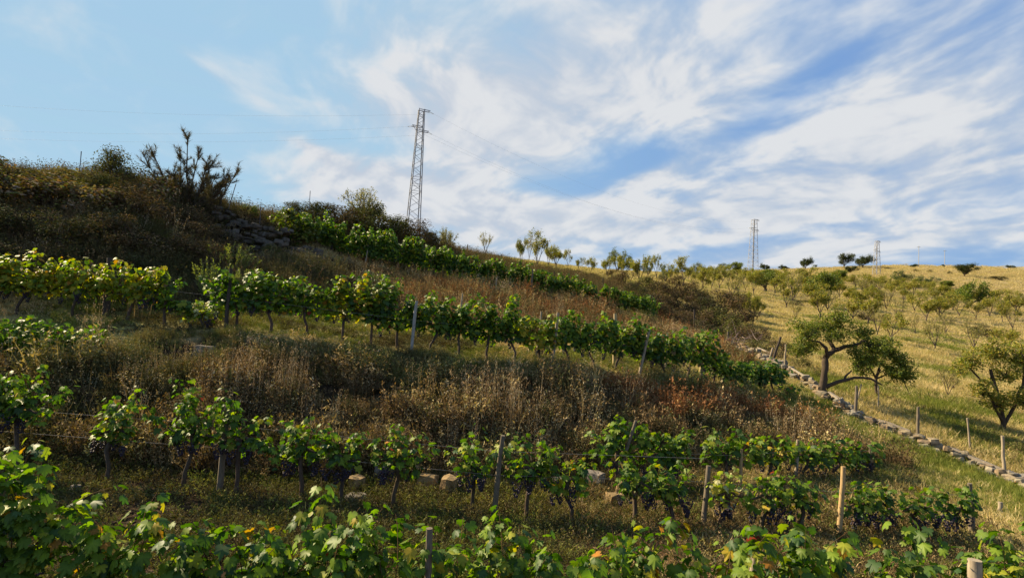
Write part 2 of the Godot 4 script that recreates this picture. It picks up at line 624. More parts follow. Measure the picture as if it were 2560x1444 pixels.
func build_walls() -> void:
	for k in 8:
		stones.append(stone_mesh(rr(0.55, 0.95), [Color(0.31, 0.25, 0.17), Color(0.25, 0.225, 0.185), Color(0.34, 0.295, 0.225), Color(0.28, 0.205, 0.13)][k % 4]))
	for k in 4:
		stones.append(stone_mesh(rr(0.6, 0.9), [Color(0.12, 0.10, 0.08), Color(0.15, 0.13, 0.11), Color(0.105, 0.088, 0.07), Color(0.135, 0.11, 0.082)][k]))
	# the low tumbled wall between vineyard and orchard
	var root := thing("dry_stone_wall", "low tumbled dry stone wall running uphill between the vineyard and the orchard", "stone wall", Vector3(10.4, ground(10.4, -16), -16))
	var d := 12.0
	while d < 32.0:
		var s := rr(0.10, 0.23) * (1.4 if rng.randf() < 0.1 else 1.0)
		for course in 3:
			if rng.randf() < [1.0, 0.8, 0.3][course]:
				var off := rr(-0.34, 0.34) * (1.0 - course * 0.25)
				var x := wall_x(d) + off
				var z := -d + rr(-0.1, 0.1)
				var size := Vector3(s * rr(1.0, 1.7), s * rr(0.7, 1.0), s * rr(0.9, 1.4))
				add_stone(root, Vector3(x, ground(x, z) + s * (0.16 + course * 0.5), z) - root.position, size, rng.randi() % 8)
		d += s * 0.5
	# the retaining wall at the end of the upper terrace
	var line := [Vector3(-12.1, 5.95, -19.9), Vector3(-11.4, 5.7, -20.0), Vector3(-10.5, 5.25, -20.25), Vector3(-9.7, 4.85, -20.4), Vector3(-9.0, 4.8, -20.6), Vector3(-8.3, 4.95, -21.0)]
	var up := thing("retaining_wall", "grey dry stone retaining wall half hidden in scrub below the spiky broom", "stone wall", Vector3(-10, 5, -20.4))
	for course in 8:
		var t := rr(1.5, 1.8)
		while t < 4.75:
			var i := mini(int(t), 4)
			var p: Vector3 = line[i].lerp(line[i + 1], t - i)
			var s := rr(0.16, 0.36)
			p += Vector3(rr(-0.04, 0.04), course * 0.165 - 0.15 + rr(-0.06, 0.06), -0.06 * course + rr(-0.09, 0.09))
			if rng.randf() < 0.93:
				add_stone(up, p - up.position, Vector3(s * rr(0.9, 1.4), rr(0.13, 0.27), s), 8 + rng.randi() % 4)
			t += s * 1.12 / 0.85
	# rubble that has slid from the terrace edge
	var rub := thing("rubble_bank", "grey rubble spilling from the terrace edge around the round dark green bush", "rubble", Vector3(-7, 4.4, -20))
	for k in 90:
		var t := rng.randf()
		var x := lerpf(-8.9, -5.6, t) + rr(-0.3, 0.3)
		var z := lerpf(-20.6, -19.9, t) + rr(-1.7, 1.1)
		var s := rr(0.12, 0.34)
		add_stone(rub, Vector3(x, ground(x, z) + s * 0.2, z) - rub.position, Vector3(s * 1.3, s * 0.8, s), 8 + rng.randi() % 4)
	# timbers left on the low wall
	var timber := [[11.75, 13.1, 10.95, 14.2, 0.045, 0.2, "pale weathered beam lying on the wall near its lower end"], [10.6, 15.0, 10.25, 15.4, 0.035, 0.22, "short grey board on the wall below the middle fence post"], [9.75, 16.5, 9.65, 17.1, 0.04, 0.26, "pale plank on the wall just below the gnarled tree"], [10.0, 19.2, 10.15, 20.6, 0.03, 0.26, "grey rail along the wall just above the gnarled tree"], [11.25, 24.3, 11.5, 26.4, 0.035, 0.26, "bleached pole on the wall where the scrub begins"]]
	for w in timber:
		var a := Vector3(w[0], ground(w[0], -w[1]) + w[5], -w[1])
		var b := Vector3(w[2], ground(w[2], -w[3]) + w[5], -w[3])
		var mb := MB.new()
		var dirn := (b - a).normalized()
		var side := dirn.cross(Vector3.UP).normalized()
		mb.box((b - a) * 0.5, dirn * (b - a).length() * 0.5, side.cross(dirn) * w[4] * 0.7, side * w[4] * 1.1, Color(0.38, 0.32, 0.25))
		var o := solo("timber", mb.mesh(M["wood"]), w[6], "plank", a, "old timbers lying on the low stone wall")
	var mb2 := MB.new()
	mb2.box(Vector3(0, 0, 0), Vector3(0.34, -0.06, 0.18), Vector3(0.0, 0.02, 0.01), Vector3(0.05, 0, -0.13), Color(0.62, 0.36, 0.12))
	solo("board", mb2.mesh(M["wood"]), "orange-yellow board lying on the ground beyond the end of the beam", "board", Vector3(11.75, ground(11.75, -12.7) + 0.12, -12.7))

func build_rocks() -> void:
	var at := ["-2.2,-8.9,0.26,0.30,tawny rounded rock half sunk behind the trellis", "-0.8,-9.0,0.38,0.34,pale tawny boulder between two vines at the foot of the bank", "-1.9,-9.5,0.34,0.37,grey boulder behind the broad vine in the second row", "-1.15,-9.2,0.28,0.34,dark grey rock just left of the pale tawny boulder", "1.0,-9.7,0.18,0.27,small flat stone at the bank foot behind the yellow-leaved vine", "1.6,-9.8,0.30,0.34,pale block at the bank foot beside the leaning stake", "2.0,-9.4,0.24,0.34,broad brown stone behind the second row of vines", "1.8,-9.05,0.2,0.32,low brown stone in front of the broad brown one",
		"-5.9,-8.1,0.12,0.14,small reddish stone in the shade of the lower terrace", "-2.1,-8.5,0.10,0.32,flat grey slab lying in the weeds", "-6.1,-11.5,0.22,0.42,pale rock showing through the weeds on the bank", "0.55,-7.6,0.08,0.1,fist-sized tan stone on the bare soil", "-5.0,-10.0,0.15,0.3,brown stone stuck in the weedy bank", "-15.2,-14.6,0.6,0.7,large pale grey boulder under the bramble thicket"]
	for s in at:
		var f: PackedStringArray = s.split(",")
		var p := Vector3(float(f[0]), 0, float(f[1]))
		p.y = ground(p.x, p.z) + float(f[2]) * 0.22
		var o := solo("rock", stone_mesh(0.9, Color(0.29, 0.20, 0.10) if "tawny" in f[4] or "tan" in f[4] or "brown" in f[4] else Color(0.19, 0.17, 0.145)), f[4], "rock", p, "loose rocks on the terraces")
		o.basis = Basis(Vector3.UP, rr(0, TAU)).scaled_local(Vector3(float(f[3]), float(f[2]) * 1.2, float(f[3]) * 0.8))

# ---------------------------------------------------------------- pylons and cables
func pylon(at: Vector3, height: float, base: float, top: float, turn: float, label: String) -> Node3D:
	var t := thing("lattice_pylon", label, "pylon", at, turn, "pylons of the power line")
	var steel := Color(0.2, 0.205, 0.22)
	var half := func(y: float) -> float: return lerpf(base, top, minf(y / height, 1.0)) * 0.5
	for sx in [-1.0, 1.0]:
		for sz in [-1.0, 1.0]:
			var mb := MB.new()
			var lo := Vector3(sx * base * 0.5, -0.6, sz * base * 0.5)
			var hi := Vector3(sx * top * 0.5, height, sz * top * 0.5)
			var up := (hi - lo).normalized()
			mb.box((lo + hi) * 0.5 + Vector3(-sx * 0.05, 0, 0), up * (hi - lo).length() * 0.5, Vector3(0.07, 0, 0), Vector3(0, 0, 0.013), steel)
			mb.box((lo + hi) * 0.5 + Vector3(0, 0, -sz * 0.075), up * (hi - lo).length() * 0.5, Vector3(0.013, 0, 0), Vector3(0, 0, 0.06), steel)
			part("leg", mb.mesh(M["steel"]), t)
	var y := 0.0
	var flip := 1.0
	while y < height - 0.4:
		var s := lerpf(1.5, 0.75, y / height)
		var y2 := minf(y + s, height)
		var mb := MB.new()
		for face in 4:
			var r := Basis(Vector3.UP, PI * 0.5 * face)
			var h1: float = half.call(y)
			var h2: float = half.call(y2)
			var a := r * Vector3(-h1 * flip, y, h1)
			var b := r * Vector3(h2 * flip, y2, h2)
			mb.box((a + b) * 0.5, (b - a) * 0.5, (b - a).cross(r * Vector3(0, 0, 1)).normalized() * 0.03, r * Vector3(0, 0, 0.008), steel)
			if int(y * 3.0) % 4 == 0:
				var e := r * Vector3(-h2, y2, h2)
				var g := r * Vector3(h2, y2, h2)
				mb.box((e + g) * 0.5, (g - e) * 0.5, Vector3(0, 0.03, 0), r * Vector3(0, 0, 0.008), steel)
		part("brace", mb.mesh(M["steel"]), t)
		y = y2
		flip = -flip
	for arm in [[height - 0.1, 1.0], [height - 3.6, 1.0], [height - 3.0, -1.0]]:
		var mb := MB.new()
		var yy: float = arm[0]
		var s: float = arm[1]
		var reach := top * 0.5 + height * 0.028
		mb.box(Vector3(s * reach * 0.5, yy, top * 0.4), Vector3(reach * 0.5 + top * 0.3, 0, 0), Vector3(0, 0.06, 0), Vector3(0, 0, 0.02), steel)
		mb.box(Vector3(s * reach * 0.5, yy, -top * 0.4), Vector3(reach * 0.5 + top * 0.3, 0, 0), Vector3(0, 0.06, 0), Vector3(0, 0, 0.02), steel)
		var a := Vector3(s * top * 0.5, yy - 0.9, 0)
		var b := Vector3(s * reach, yy, 0)
		mb.box((a + b) * 0.5, (b - a) * 0.5, Vector3(0.02, 0.03, 0), Vector3(0, 0, 0.03), steel)
		part("cross_arm", mb.mesh(M["steel"]), t)
		var ins := MB.new()
		var p := Vector3(s * reach, yy, 0)
		var q := p + Vector3(s * 0.95, -0.28, 0)
		for k in 9:
			var m := p.lerp(q, (k + 0.5) / 9.0)
			var n := (q - p).normalized()
			ins.tube([m - n * 0.03, m, m + n * 0.03], [0.03, 0.10, 0.03], 7, Color(0.75, 0.78, 0.8))
		ins.tube([p, q], [0.02, 0.02], 5, steel)
		part("insulator", ins.mesh(M["porcelain"]), t)
	return t

func cable(a: Vector3, b: Vector3, sag: float, label: String, r := 0.008) -> void:
	var mb := MB.new()
	var pts := []
	var rad := []
	for k in 25:
		var t := k / 24.0
		pts.append(a.lerp(b, t) - a + Vector3(0, -sag * 4.0 * t * (1.0 - t), 0))
		rad.append(r)
	mb.tube(pts, rad, 5, Color(0.45, 0.47, 0.5))
	solo("power_cable", mb.mesh(M["cable"]), label, "cable", a, "cables of the power line")

func build_pylons() -> void:
	var a := Vector3(-16.8, ground(-16.8, -92), -92)
	pylon(a, 38.0 - a.y, 2.3, 0.95, 0.35, "tall grey lattice pylon rising behind the bushy mound")
	var b := Vector3(80.6, ground(80.6, -190), -190)
	pylon(b, 44.6 - b.y, 2.6, 1.3, 0.3, "lattice pylon standing behind the orchard trees on the slope")
	var c := Vector3(125.6, ground(125.6, -195), -195)
	pylon(c, 40.8 - c.y, 1.9, 0.9, 0.3, "smaller lattice pylon near the paired oaks on the hilltop")
	var e := Vector3(186, ground(186, -258.8), -258.8)
	var mb := MB.new()
	mb.tube([Vector3(0, -0.5, 0), Vector3(0, 9.8, 0)], [0.13, 0.09], 8, Color(0.34, 0.33, 0.32))
	var t := thing("utility_pole", "thin pale utility pole standing on the grassy hilltop", "utility pole", e, 0.0, "utility poles on the hilltop")
	part("shaft", mb.mesh(M["steel"]), t)
	mb = MB.new()
	mb.box(Vector3(0, 9.3, 0), Vector3(0.8, 0, 0), Vector3(0, 0.06, 0), Vector3(0, 0, 0.05), Color(0.3, 0.3, 0.3))
	part("cross_arm", mb.mesh(M["steel"]), t)
	var t2 := t.duplicate()
	t2.name = numbered("utility_pole")
	add_child(t2)
	t2.position = Vector3(203.5, ground(203.5, -266.0) - 1.5, -266.0)
	tag(t2, "faint utility pole farthest off, its foot hidden by the hill crest", "utility pole", "utility poles on the hilltop")
	var arm := Basis(Vector3.UP, 0.35)
	var armb := Basis(Vector3.UP, 0.3)
	var ha := 38.0 - a.y
	var hb := 44.6 - b.y
	var tips := []
	for k in 3:
		var yy: float = [ha - 0.1, ha - 3.6, ha - 3.0][k]
		var s: float = [1.0, 1.0, -1.0][k]
		tips.append([a + arm * Vector3(s * (0.475 + ha * 0.028 + 0.95), yy - 0.28, 0), b + armb * Vector3(s * (0.65 + hb * 0.028 + 0.95), [hb - 0.1, hb - 3.6, hb - 3.0][k] - 0.28, 0)])
	cable(tips[0][0], tips[0][1], 5.5, "uppermost cable sagging from the tall pylon towards the second one")
	cable(tips[1][0], tips[1][1], 5.5, "lower cable leaving the tall pylon on the orchard side")
	cable(tips[2][0], tips[2][1], 5.5, "cable from the tall pylon's back arm towards the second pylon")
	cable(tips[0][0], Vector3(-103, 37.2, -100), 1.2, "uppermost cable leaving the tall pylon over the scrubby bank")
	cable(tips[2][0], Vector3(-103, 32.4, -100), 1.2, "middle cable leaving the tall pylon over the scrubby bank")
	cable(tips[1][0], Vector3(-103, 30.9, -100), 1.2, "lowest cable leaving the tall pylon over the scrubby bank")

# ---------------------------------------------------------------- trees
const ALMOND := [Color(0.25, 0.25, 0.04), Color(0.19, 0.205, 0.034), Color(0.32, 0.275, 0.042), Color(0.15, 0.17, 0.032), Color(0.36, 0.27, 0.055)]
const GREEN := [Color(0.12, 0.165, 0.03), Color(0.09, 0.135, 0.027), Color(0.15, 0.185, 0.03), Color(0.20, 0.21, 0.034)]
const OLIVE := [Color(0.14, 0.165, 0.09), Color(0.11, 0.13, 0.065), Color(0.19, 0.205, 0.12), Color(0.095, 0.115, 0.055)]
const OAK := [Color(0.045, 0.06, 0.022), Color(0.06, 0.08, 0.026), Color(0.035, 0.05, 0.02), Color(0.075, 0.085, 0.03)]
const SPARSE := [Color(0.27, 0.23, 0.08), Color(0.20, 0.19, 0.055), Color(0.33, 0.265, 0.10), Color(0.16, 0.165, 0.05)]

func grow(wood: MB, tips: Array, p: Vector3, dir: Vector3, length: float, radius: float, depth: int, spread: float, col: Color) -> void:
	var q := p + dir * length * 0.5 + rv() * length * 0.07
	var e := q + (dir + rv() * 0.22).normalized() * length * 0.5
	wood.tube([p, q, e], [radius, radius * 0.82, radius * 0.62], 5 if depth > 1 else 4, col, false)
	if depth == 0:
		tips.append(e)
		tips.append(q)
		return
	if depth <= 2:
		tips.append(e)
		if depth == 1:
			tips.append(q)
	var n := 3 if rng.randf() < 0.45 else 2
	var ph := rr(0, TAU)
	var u := dir.cross(Vector3(0.3, 0.1, 0.9)).normalized()
	for k in n:
		var side := Basis(dir, ph + TAU * k / n) * u
		var nd := (dir + side * spread * rr(0.7, 1.25) + Vector3(0, 0.12, 0)).normalized()
		grow(wood, tips, e, nd, length * rr(0.62, 0.85), radius * 0.6, depth - 1, spread, col)

func crown_leaves(crown: MB, c: Vector3, r: Vector3, count: int, size: float, colors: Array, amount := 0.25) -> void:
	var tone := 1.0 + rr(-0.22, 0.22)
	for k in count:
		var o := rv()
		while o.length() > 1.0:
			o = rv()
		var p := c + o * r
		var nrm := (Vector3(0, 0.6, 0) + rv()).normalized()
		var dir := rv().cross(nrm).normalized()
		var col := mix3(colors, amount)
		crown.leaf(p, dir, nrm, size * rr(0.7, 1.3), size * rr(0.4, 0.62), Color(col.r * tone, col.g * tone, col.b * tone))

# a tree about 1 m high and 1 m wide, to be scaled
func make_tree(kind: String) -> Array:
	var wood := MB.new()
	var crown := MB.new()
	var tips := []
	var bark := Color(0.13, 0.105, 0.08)
	var colors: Array = {"a": ALMOND, "g": GREEN, "o": OLIVE, "k": OAK, "s": SPARSE, "u": SPARSE}[kind]
	if kind == "a" or kind == "s":
		var th := rr(0.12, 0.2)
		wood.tube([Vector3(0, -0.08, 0), Vector3(rr(-0.02, 0.02), th * 0.5, 0), Vector3(0, th, 0)], [0.045, 0.033, 0.03], 6, bark, false)
		var n := 3 + rng.randi() % 3
		var ph := rr(0, TAU)
		for k in n:
			var an := ph + TAU * k / n + rr(-0.3, 0.3)
			grow(wood, tips, Vector3(0, th, 0), Vector3(cos(an) * rr(0.3, 0.8), 1.0, sin(an) * rr(0.3, 0.8)).normalized(), rr(0.22, 0.42), 0.02, 3, 0.45, bark)
	else:
		var th: float = {"g": 0.14, "o": 0.08, "k": 0.09, "u": 0.04}[kind]
		wood.tube([Vector3(0, -0.08, 0), Vector3(0.01, th, 0)], [0.06, 0.045], 6, bark, false)
		var n := 5 if kind != "u" else 9
		for k in n:
			var an := TAU * k / n + rr(-0.4, 0.4)
			grow(wood, tips, Vector3(0, th, 0), Vector3(cos(an) * rr(0.05, 1.3), 1.0, sin(an) * rr(0.05, 1.3)).normalized(), rr(0.2, 0.42), 0.026, 2, 0.55, bark)
	var per: int = {"a": 18, "g": 44, "o": 40, "k": 56, "s": 5, "u": 18}[kind]
	var size: float = {"a": 0.06, "g": 0.062, "o": 0.05, "k": 0.055, "s": 0.045, "u": 0.04}[kind]
	var r: float = {"a": 0.105, "g": 0.13, "o": 0.13, "k": 0.14, "s": 0.09, "u": 0.09}[kind]
	for t in tips:
		if kind == "a" and rng.randf() < 0.25:
			continue
		if t.y > (0.22 if kind in ["a", "s"] else 0.1):
			crown_leaves(crown, t + Vector3(0, rr(-0.05, 0.03), 0), Vector3(r, r, r) * rr(0.6, 1.25), per, size, colors)
	# bring it to one metre in height and width
	var lo := Vector3(9, 9, 9)
	var hi := -lo
	for p in crown.v:
		lo = lo.min(p)
		hi = hi.max(p)
	var k := Vector3(1.0 / maxf(hi.x, -lo.x) * 0.5, 1.0 / hi.y, 1.0 / maxf(hi.z, -lo.z) * 0.5)
	return [wood.mesh(M["bark"]), crown.mesh(M["tree_leaf"]), k]

func place_tree(called: String, label: String, category: String, proto: Array, at: Vector3, h: float, w: float, group: String) -> void:
	var t := thing(called, label, category, at, rr(0, TAU), group)
	var s: Vector3 = Vector3(w, h, w) * proto[2]
	for k in 2:
		var o := part(["trunk", "crown"][k], proto[k], t)
		o.scale = s

func nth(n: int) -> String:
	if n <= NTH.size():
		return NTH[n - 1]
	return ["thirty", "forty", "fifty", "sixty"][n / 10 - 3] + ("-" + NTH[n % 10 - 1] if n % 10 else "th")

func build_trees() -> void:
	var protos := {}
	for k in ["a", "g", "o", "k", "s", "u"]:
		protos[k] = []
		for i in (9 if k == "a" else 4 if k == "s" else 3 if k != "u" else 1):
			protos[k].append(make_tree(k))
	var rows := []
	for s in (
		"-5.6,-46.1,1.69,1.46,u -3.2,-63.4,2.23,1.61,s 0.5,-43.6,1.96,0.77,a 2.5,-92.6,3.26,1.30,s 1.9,-45.3,2.49,1.60,a 3.6,-58.6,1.98,1.24,a 4.7,-62.4,1.89,1.54,a 7.6,-78.6,2.21,1.44,a 9.3,-79.7,1.80,1.35,a 10.1,-73.6,1.97,1.56,a 9.4,-56.5,1.75,1.27,a 19.7,-107.2,3.92,3.62,o " +
		"10.7,-55.0,2.32,1.63,a 12.1,-53.8,2.27,1.67,a 18.9,-74.5,2.62,1.78,a 19.5,-72.4,2.04,1.63,o 19.3,-68.5,2.12,1.64,a 22.5,-74.4,2.99,2.20,a 64.2,-196.7,3.88,4.99,o 27.6,-86.2,2.31,1.94,a 27.6,-81.9,2.65,2.08,a 31.2,-88.5,2.74,1.99,a 34.5,-94.2,3.05,2.26,a 81.8,-218.4,3.38,5.54,o " +
		"69.2,-174.2,4.17,5.64,g 49.7,-130.4,3.31,3.12,a 31.7,-79.4,2.35,1.68,s 38.3,-92.9,2.75,2.22,a 45.8,-102.3,3.17,4.61,g 17.4,-40.7,2.01,1.20,a 23.0,-52.4,1.48,1.33,a 37.5,-75.5,3.83,2.55,s 44.7,-80.6,4.09,4.20,g 69.7,-134.9,3.80,3.99,a 68.6,-145.0,3.06,4.29,a 87.8,-150.7,3.40,5.31,g " +
		"52.2,-81.3,2.86,2.63,a 50.6,-82.5,2.32,2.32,a 70.3,-112.3,2.85,3.32,a 53.1,-80.2,2.49,2.03,s 43.0,-62.5,2.29,1.85,s 57.9,-81.3,2.63,2.52,a 83.9,-118.2,3.00,4.66,a 102.8,-149.4,3.37,5.68,o 109.5,-150.2,3.17,5.92,o 78.4,-97.3,4.39,6.31,g 61.3,-80.6,2.72,2.84,a 51.6,-70.3,2.38,2.48,a " +
		"118.7,-153.7,2.16,4.55,g 74.6,-88.3,2.74,2.49,a 64.9,-82.0,2.08,2.08,s 82.6,-92.9,3.27,3.01,a 61.5,-69.4,3.23,2.35,a 104.2,-121.1,2.56,4.44,a 31.4,-41.9,2.01,1.53,s 43.4,-56.5,1.75,1.43,s 38.2,-46.7,2.17,1.65,s 29.7,-45.9,2.07,1.49,s 27.9,-41.5,1.81,1.81,a 37.4,-52.4,1.62,1.03,s " +
		"27.1,-53.9,1.52,1.14,s 44.4,-50.5,1.85,2.14,a 57.5,-99.2,2.51,2.51,a 52.8,-87.9,2.23,2.23,a 58.1,-106.9,2.56,3.01,a 65.2,-115.4,2.76,3.25,a 72.0,-107.2,2.72,2.72,a 80.5,-123.8,2.97,3.14,a 76.9,-102.6,2.60,2.60,a 66.7,-81.2,2.29,2.29,a 53.1,-107.4,2.57,2.72,a 60.1,-131.1,2.77,3.14,a " +
		"49.2,-94.1,2.39,2.25,s 60.4,-140.3,2.96,3.36,a 58.6,-143.2,2.82,3.43,a 80.3,-132.2,2.42,3.35,a 41.5,-120.1,2.71,2.54,a 33.5,-108.0,2.28,2.28,a 20.7,-86.7,1.83,1.59,o 16.3,-21.1,1.16,0.77,s 107.5,-240.7,3.22,5.09,k 118.8,-247.1,2.44,5.22,k 127.9,-247.1,5.22,6.61,k 138.5,-258.5,1.46,2.18,k " +
		"154.9,-264.2,6.51,9.30,k 155.5,-251.2,5.84,9.20,k 123.5,-207.1,2.63,6.13,k 182.8,-257.7,1.82,3.99,k 201.4,-263.9,1.11,1.86,k 165.9,-207.3,4.38,9.63,k 233.8,-265.3,1.87,4.48,k "
	).split(" ", false):
		var f: PackedStringArray = s.split(",")
		rows.append([float(f[0]), float(f[1]), float(f[2]), float(f[3]), f[4]])
	# the rest of the planting, on a loose grid
	for gi in 26:
		for gj in 16:
			var x := 26.0 + gi * 5.6 + gj * 1.2 + rr(-1.6, 1.6)
			var d := 58.0 + gj * 6.0 + rr(-1.6, 1.6)
			var b := x / d
			if b < 0.34 or b > 0.93 or rng.randf() < 0.4 or (d > 120.0 and b > 0.75):
				continue
			var near := false
			for r in rows:
				if Vector2(r[0] - x, r[1] + d).length() < 3.2:
					near = true
			if not near:
				rows.append([x, -d, rr(1.9, 3.1), rr(1.8, 3.2), "a" if rng.randf() < 0.8 else "s"])
	rows.sort_custom(func(p, q): return p[0] / -p[1] < q[0] / -q[1])
	var look := {"a": "yellow-green almond tree", "g": "dense dark green tree", "o": "grey-green olive tree", "s": "sparse half-bare tree", "u": "bushy many-stemmed small tree", "k": "round dark oak"}
	var bands := [[25.0, "just beyond the stone wall"], [48.0, "at the near edge of the orchard"], [60.0, "in the lower part of the orchard"], [76.0, "in the middle of the orchard"], [90.0, "in the orchard above its middle"], [110.0, "high in the orchard"], [145.0, "near the orchard's upper edge"], [190.0, "above the orchard"], [999.0, "on the hill crest against the sky"]]
	var counts := {}
	for r in rows:
		var d: float = -r[1]
		var band := ""
		for b in bands:
			if d < b[0]:
				band = b[1]
				break
		var key: String = r[4] + band
		counts[key] = counts.get(key, 0) + 1
		var label := "%s %s, %s from the left there" % [look[r[4]], band, nth(counts[key])]
		var called: String = {"a": "almond_tree", "g": "orchard_tree", "o": "olive_tree", "s": "bare_tree", "u": "bushy_tree", "k": "oak_tree"}[r[4]]
		var list: Array = protos[r[4]]
		var size_up := 1.1 if d < 40.0 else 1.34 if d < 150.0 else 1.15
		place_tree(called, label, "tree", list[rng.randi() % list.size()], Vector3(r[0], ground(r[0], r[1]) - 0.03, r[1]), r[2] * size_up, r[3] * size_up, "trees of the hillside orchard" if d < 195.0 else "trees on the hill crest")
	# the gnarled tree that grows out of the low wall
	hero_tree()

func limb_tree(called: String, label: String, at: Vector3, limbs: Array, clusters: Array, colors: Array, size: float, group: String) -> void:
	var t := thing(called, label, "tree", at, 0.0, group)
	var first := true
	for l in limbs:
		var mb := MB.new()
		var pts := []
		var rad := []
		var src: Array = l[0]
		var n := src.size()
		for i in n:
			pts.append(src[i])
			rad.append(lerpf(l[1], l[2], float(i) / (n - 1)) * rr(0.9, 1.12))
			if i < n - 1:
				pts.append(((src[i] + src[i + 1]) * 0.5) + rv() * 0.02)
				rad.append(lerpf(l[1], l[2], (i + 0.5) / (n - 1)) * rr(0.92, 1.08))
		if first:
			rad[0] *= 1.5
		mb.tube(pts, rad, 8, Color(0.10, 0.078, 0.058), true, 0.1, rng)
		part("trunk" if first else "limb", mb.mesh(M["bark"]), t)
		first = false
	var crown := MB.new()
	var twigs := MB.new()
	for c in clusters:
		var r: float = c[1]
		for k in int(c[2]):
			var o := rv()
			while o.length() > 1.0:
				o = rv()
			var p: Vector3 = c[0] + o * Vector3(r, r * 0.85, r) * rr(0.6, 1.25)
			crown_leaves(crown, p, Vector3(0.13, 0.10, 0.13), 20, size, colors)
			if k % 2 == 0:
				var m: Vector3 = (c[0] + p) * 0.5 + rv() * 0.05
				twigs.tube([c[0] + Vector3(0, -r * 0.5, 0), m, p], [0.014, 0.009, 0.004], 4, Color(0.12, 0.095, 0.07), false)
	part("twigs", twigs.mesh(M["bark"]), t)
	part("crown", crown.mesh(M["tree_leaf"]), t)

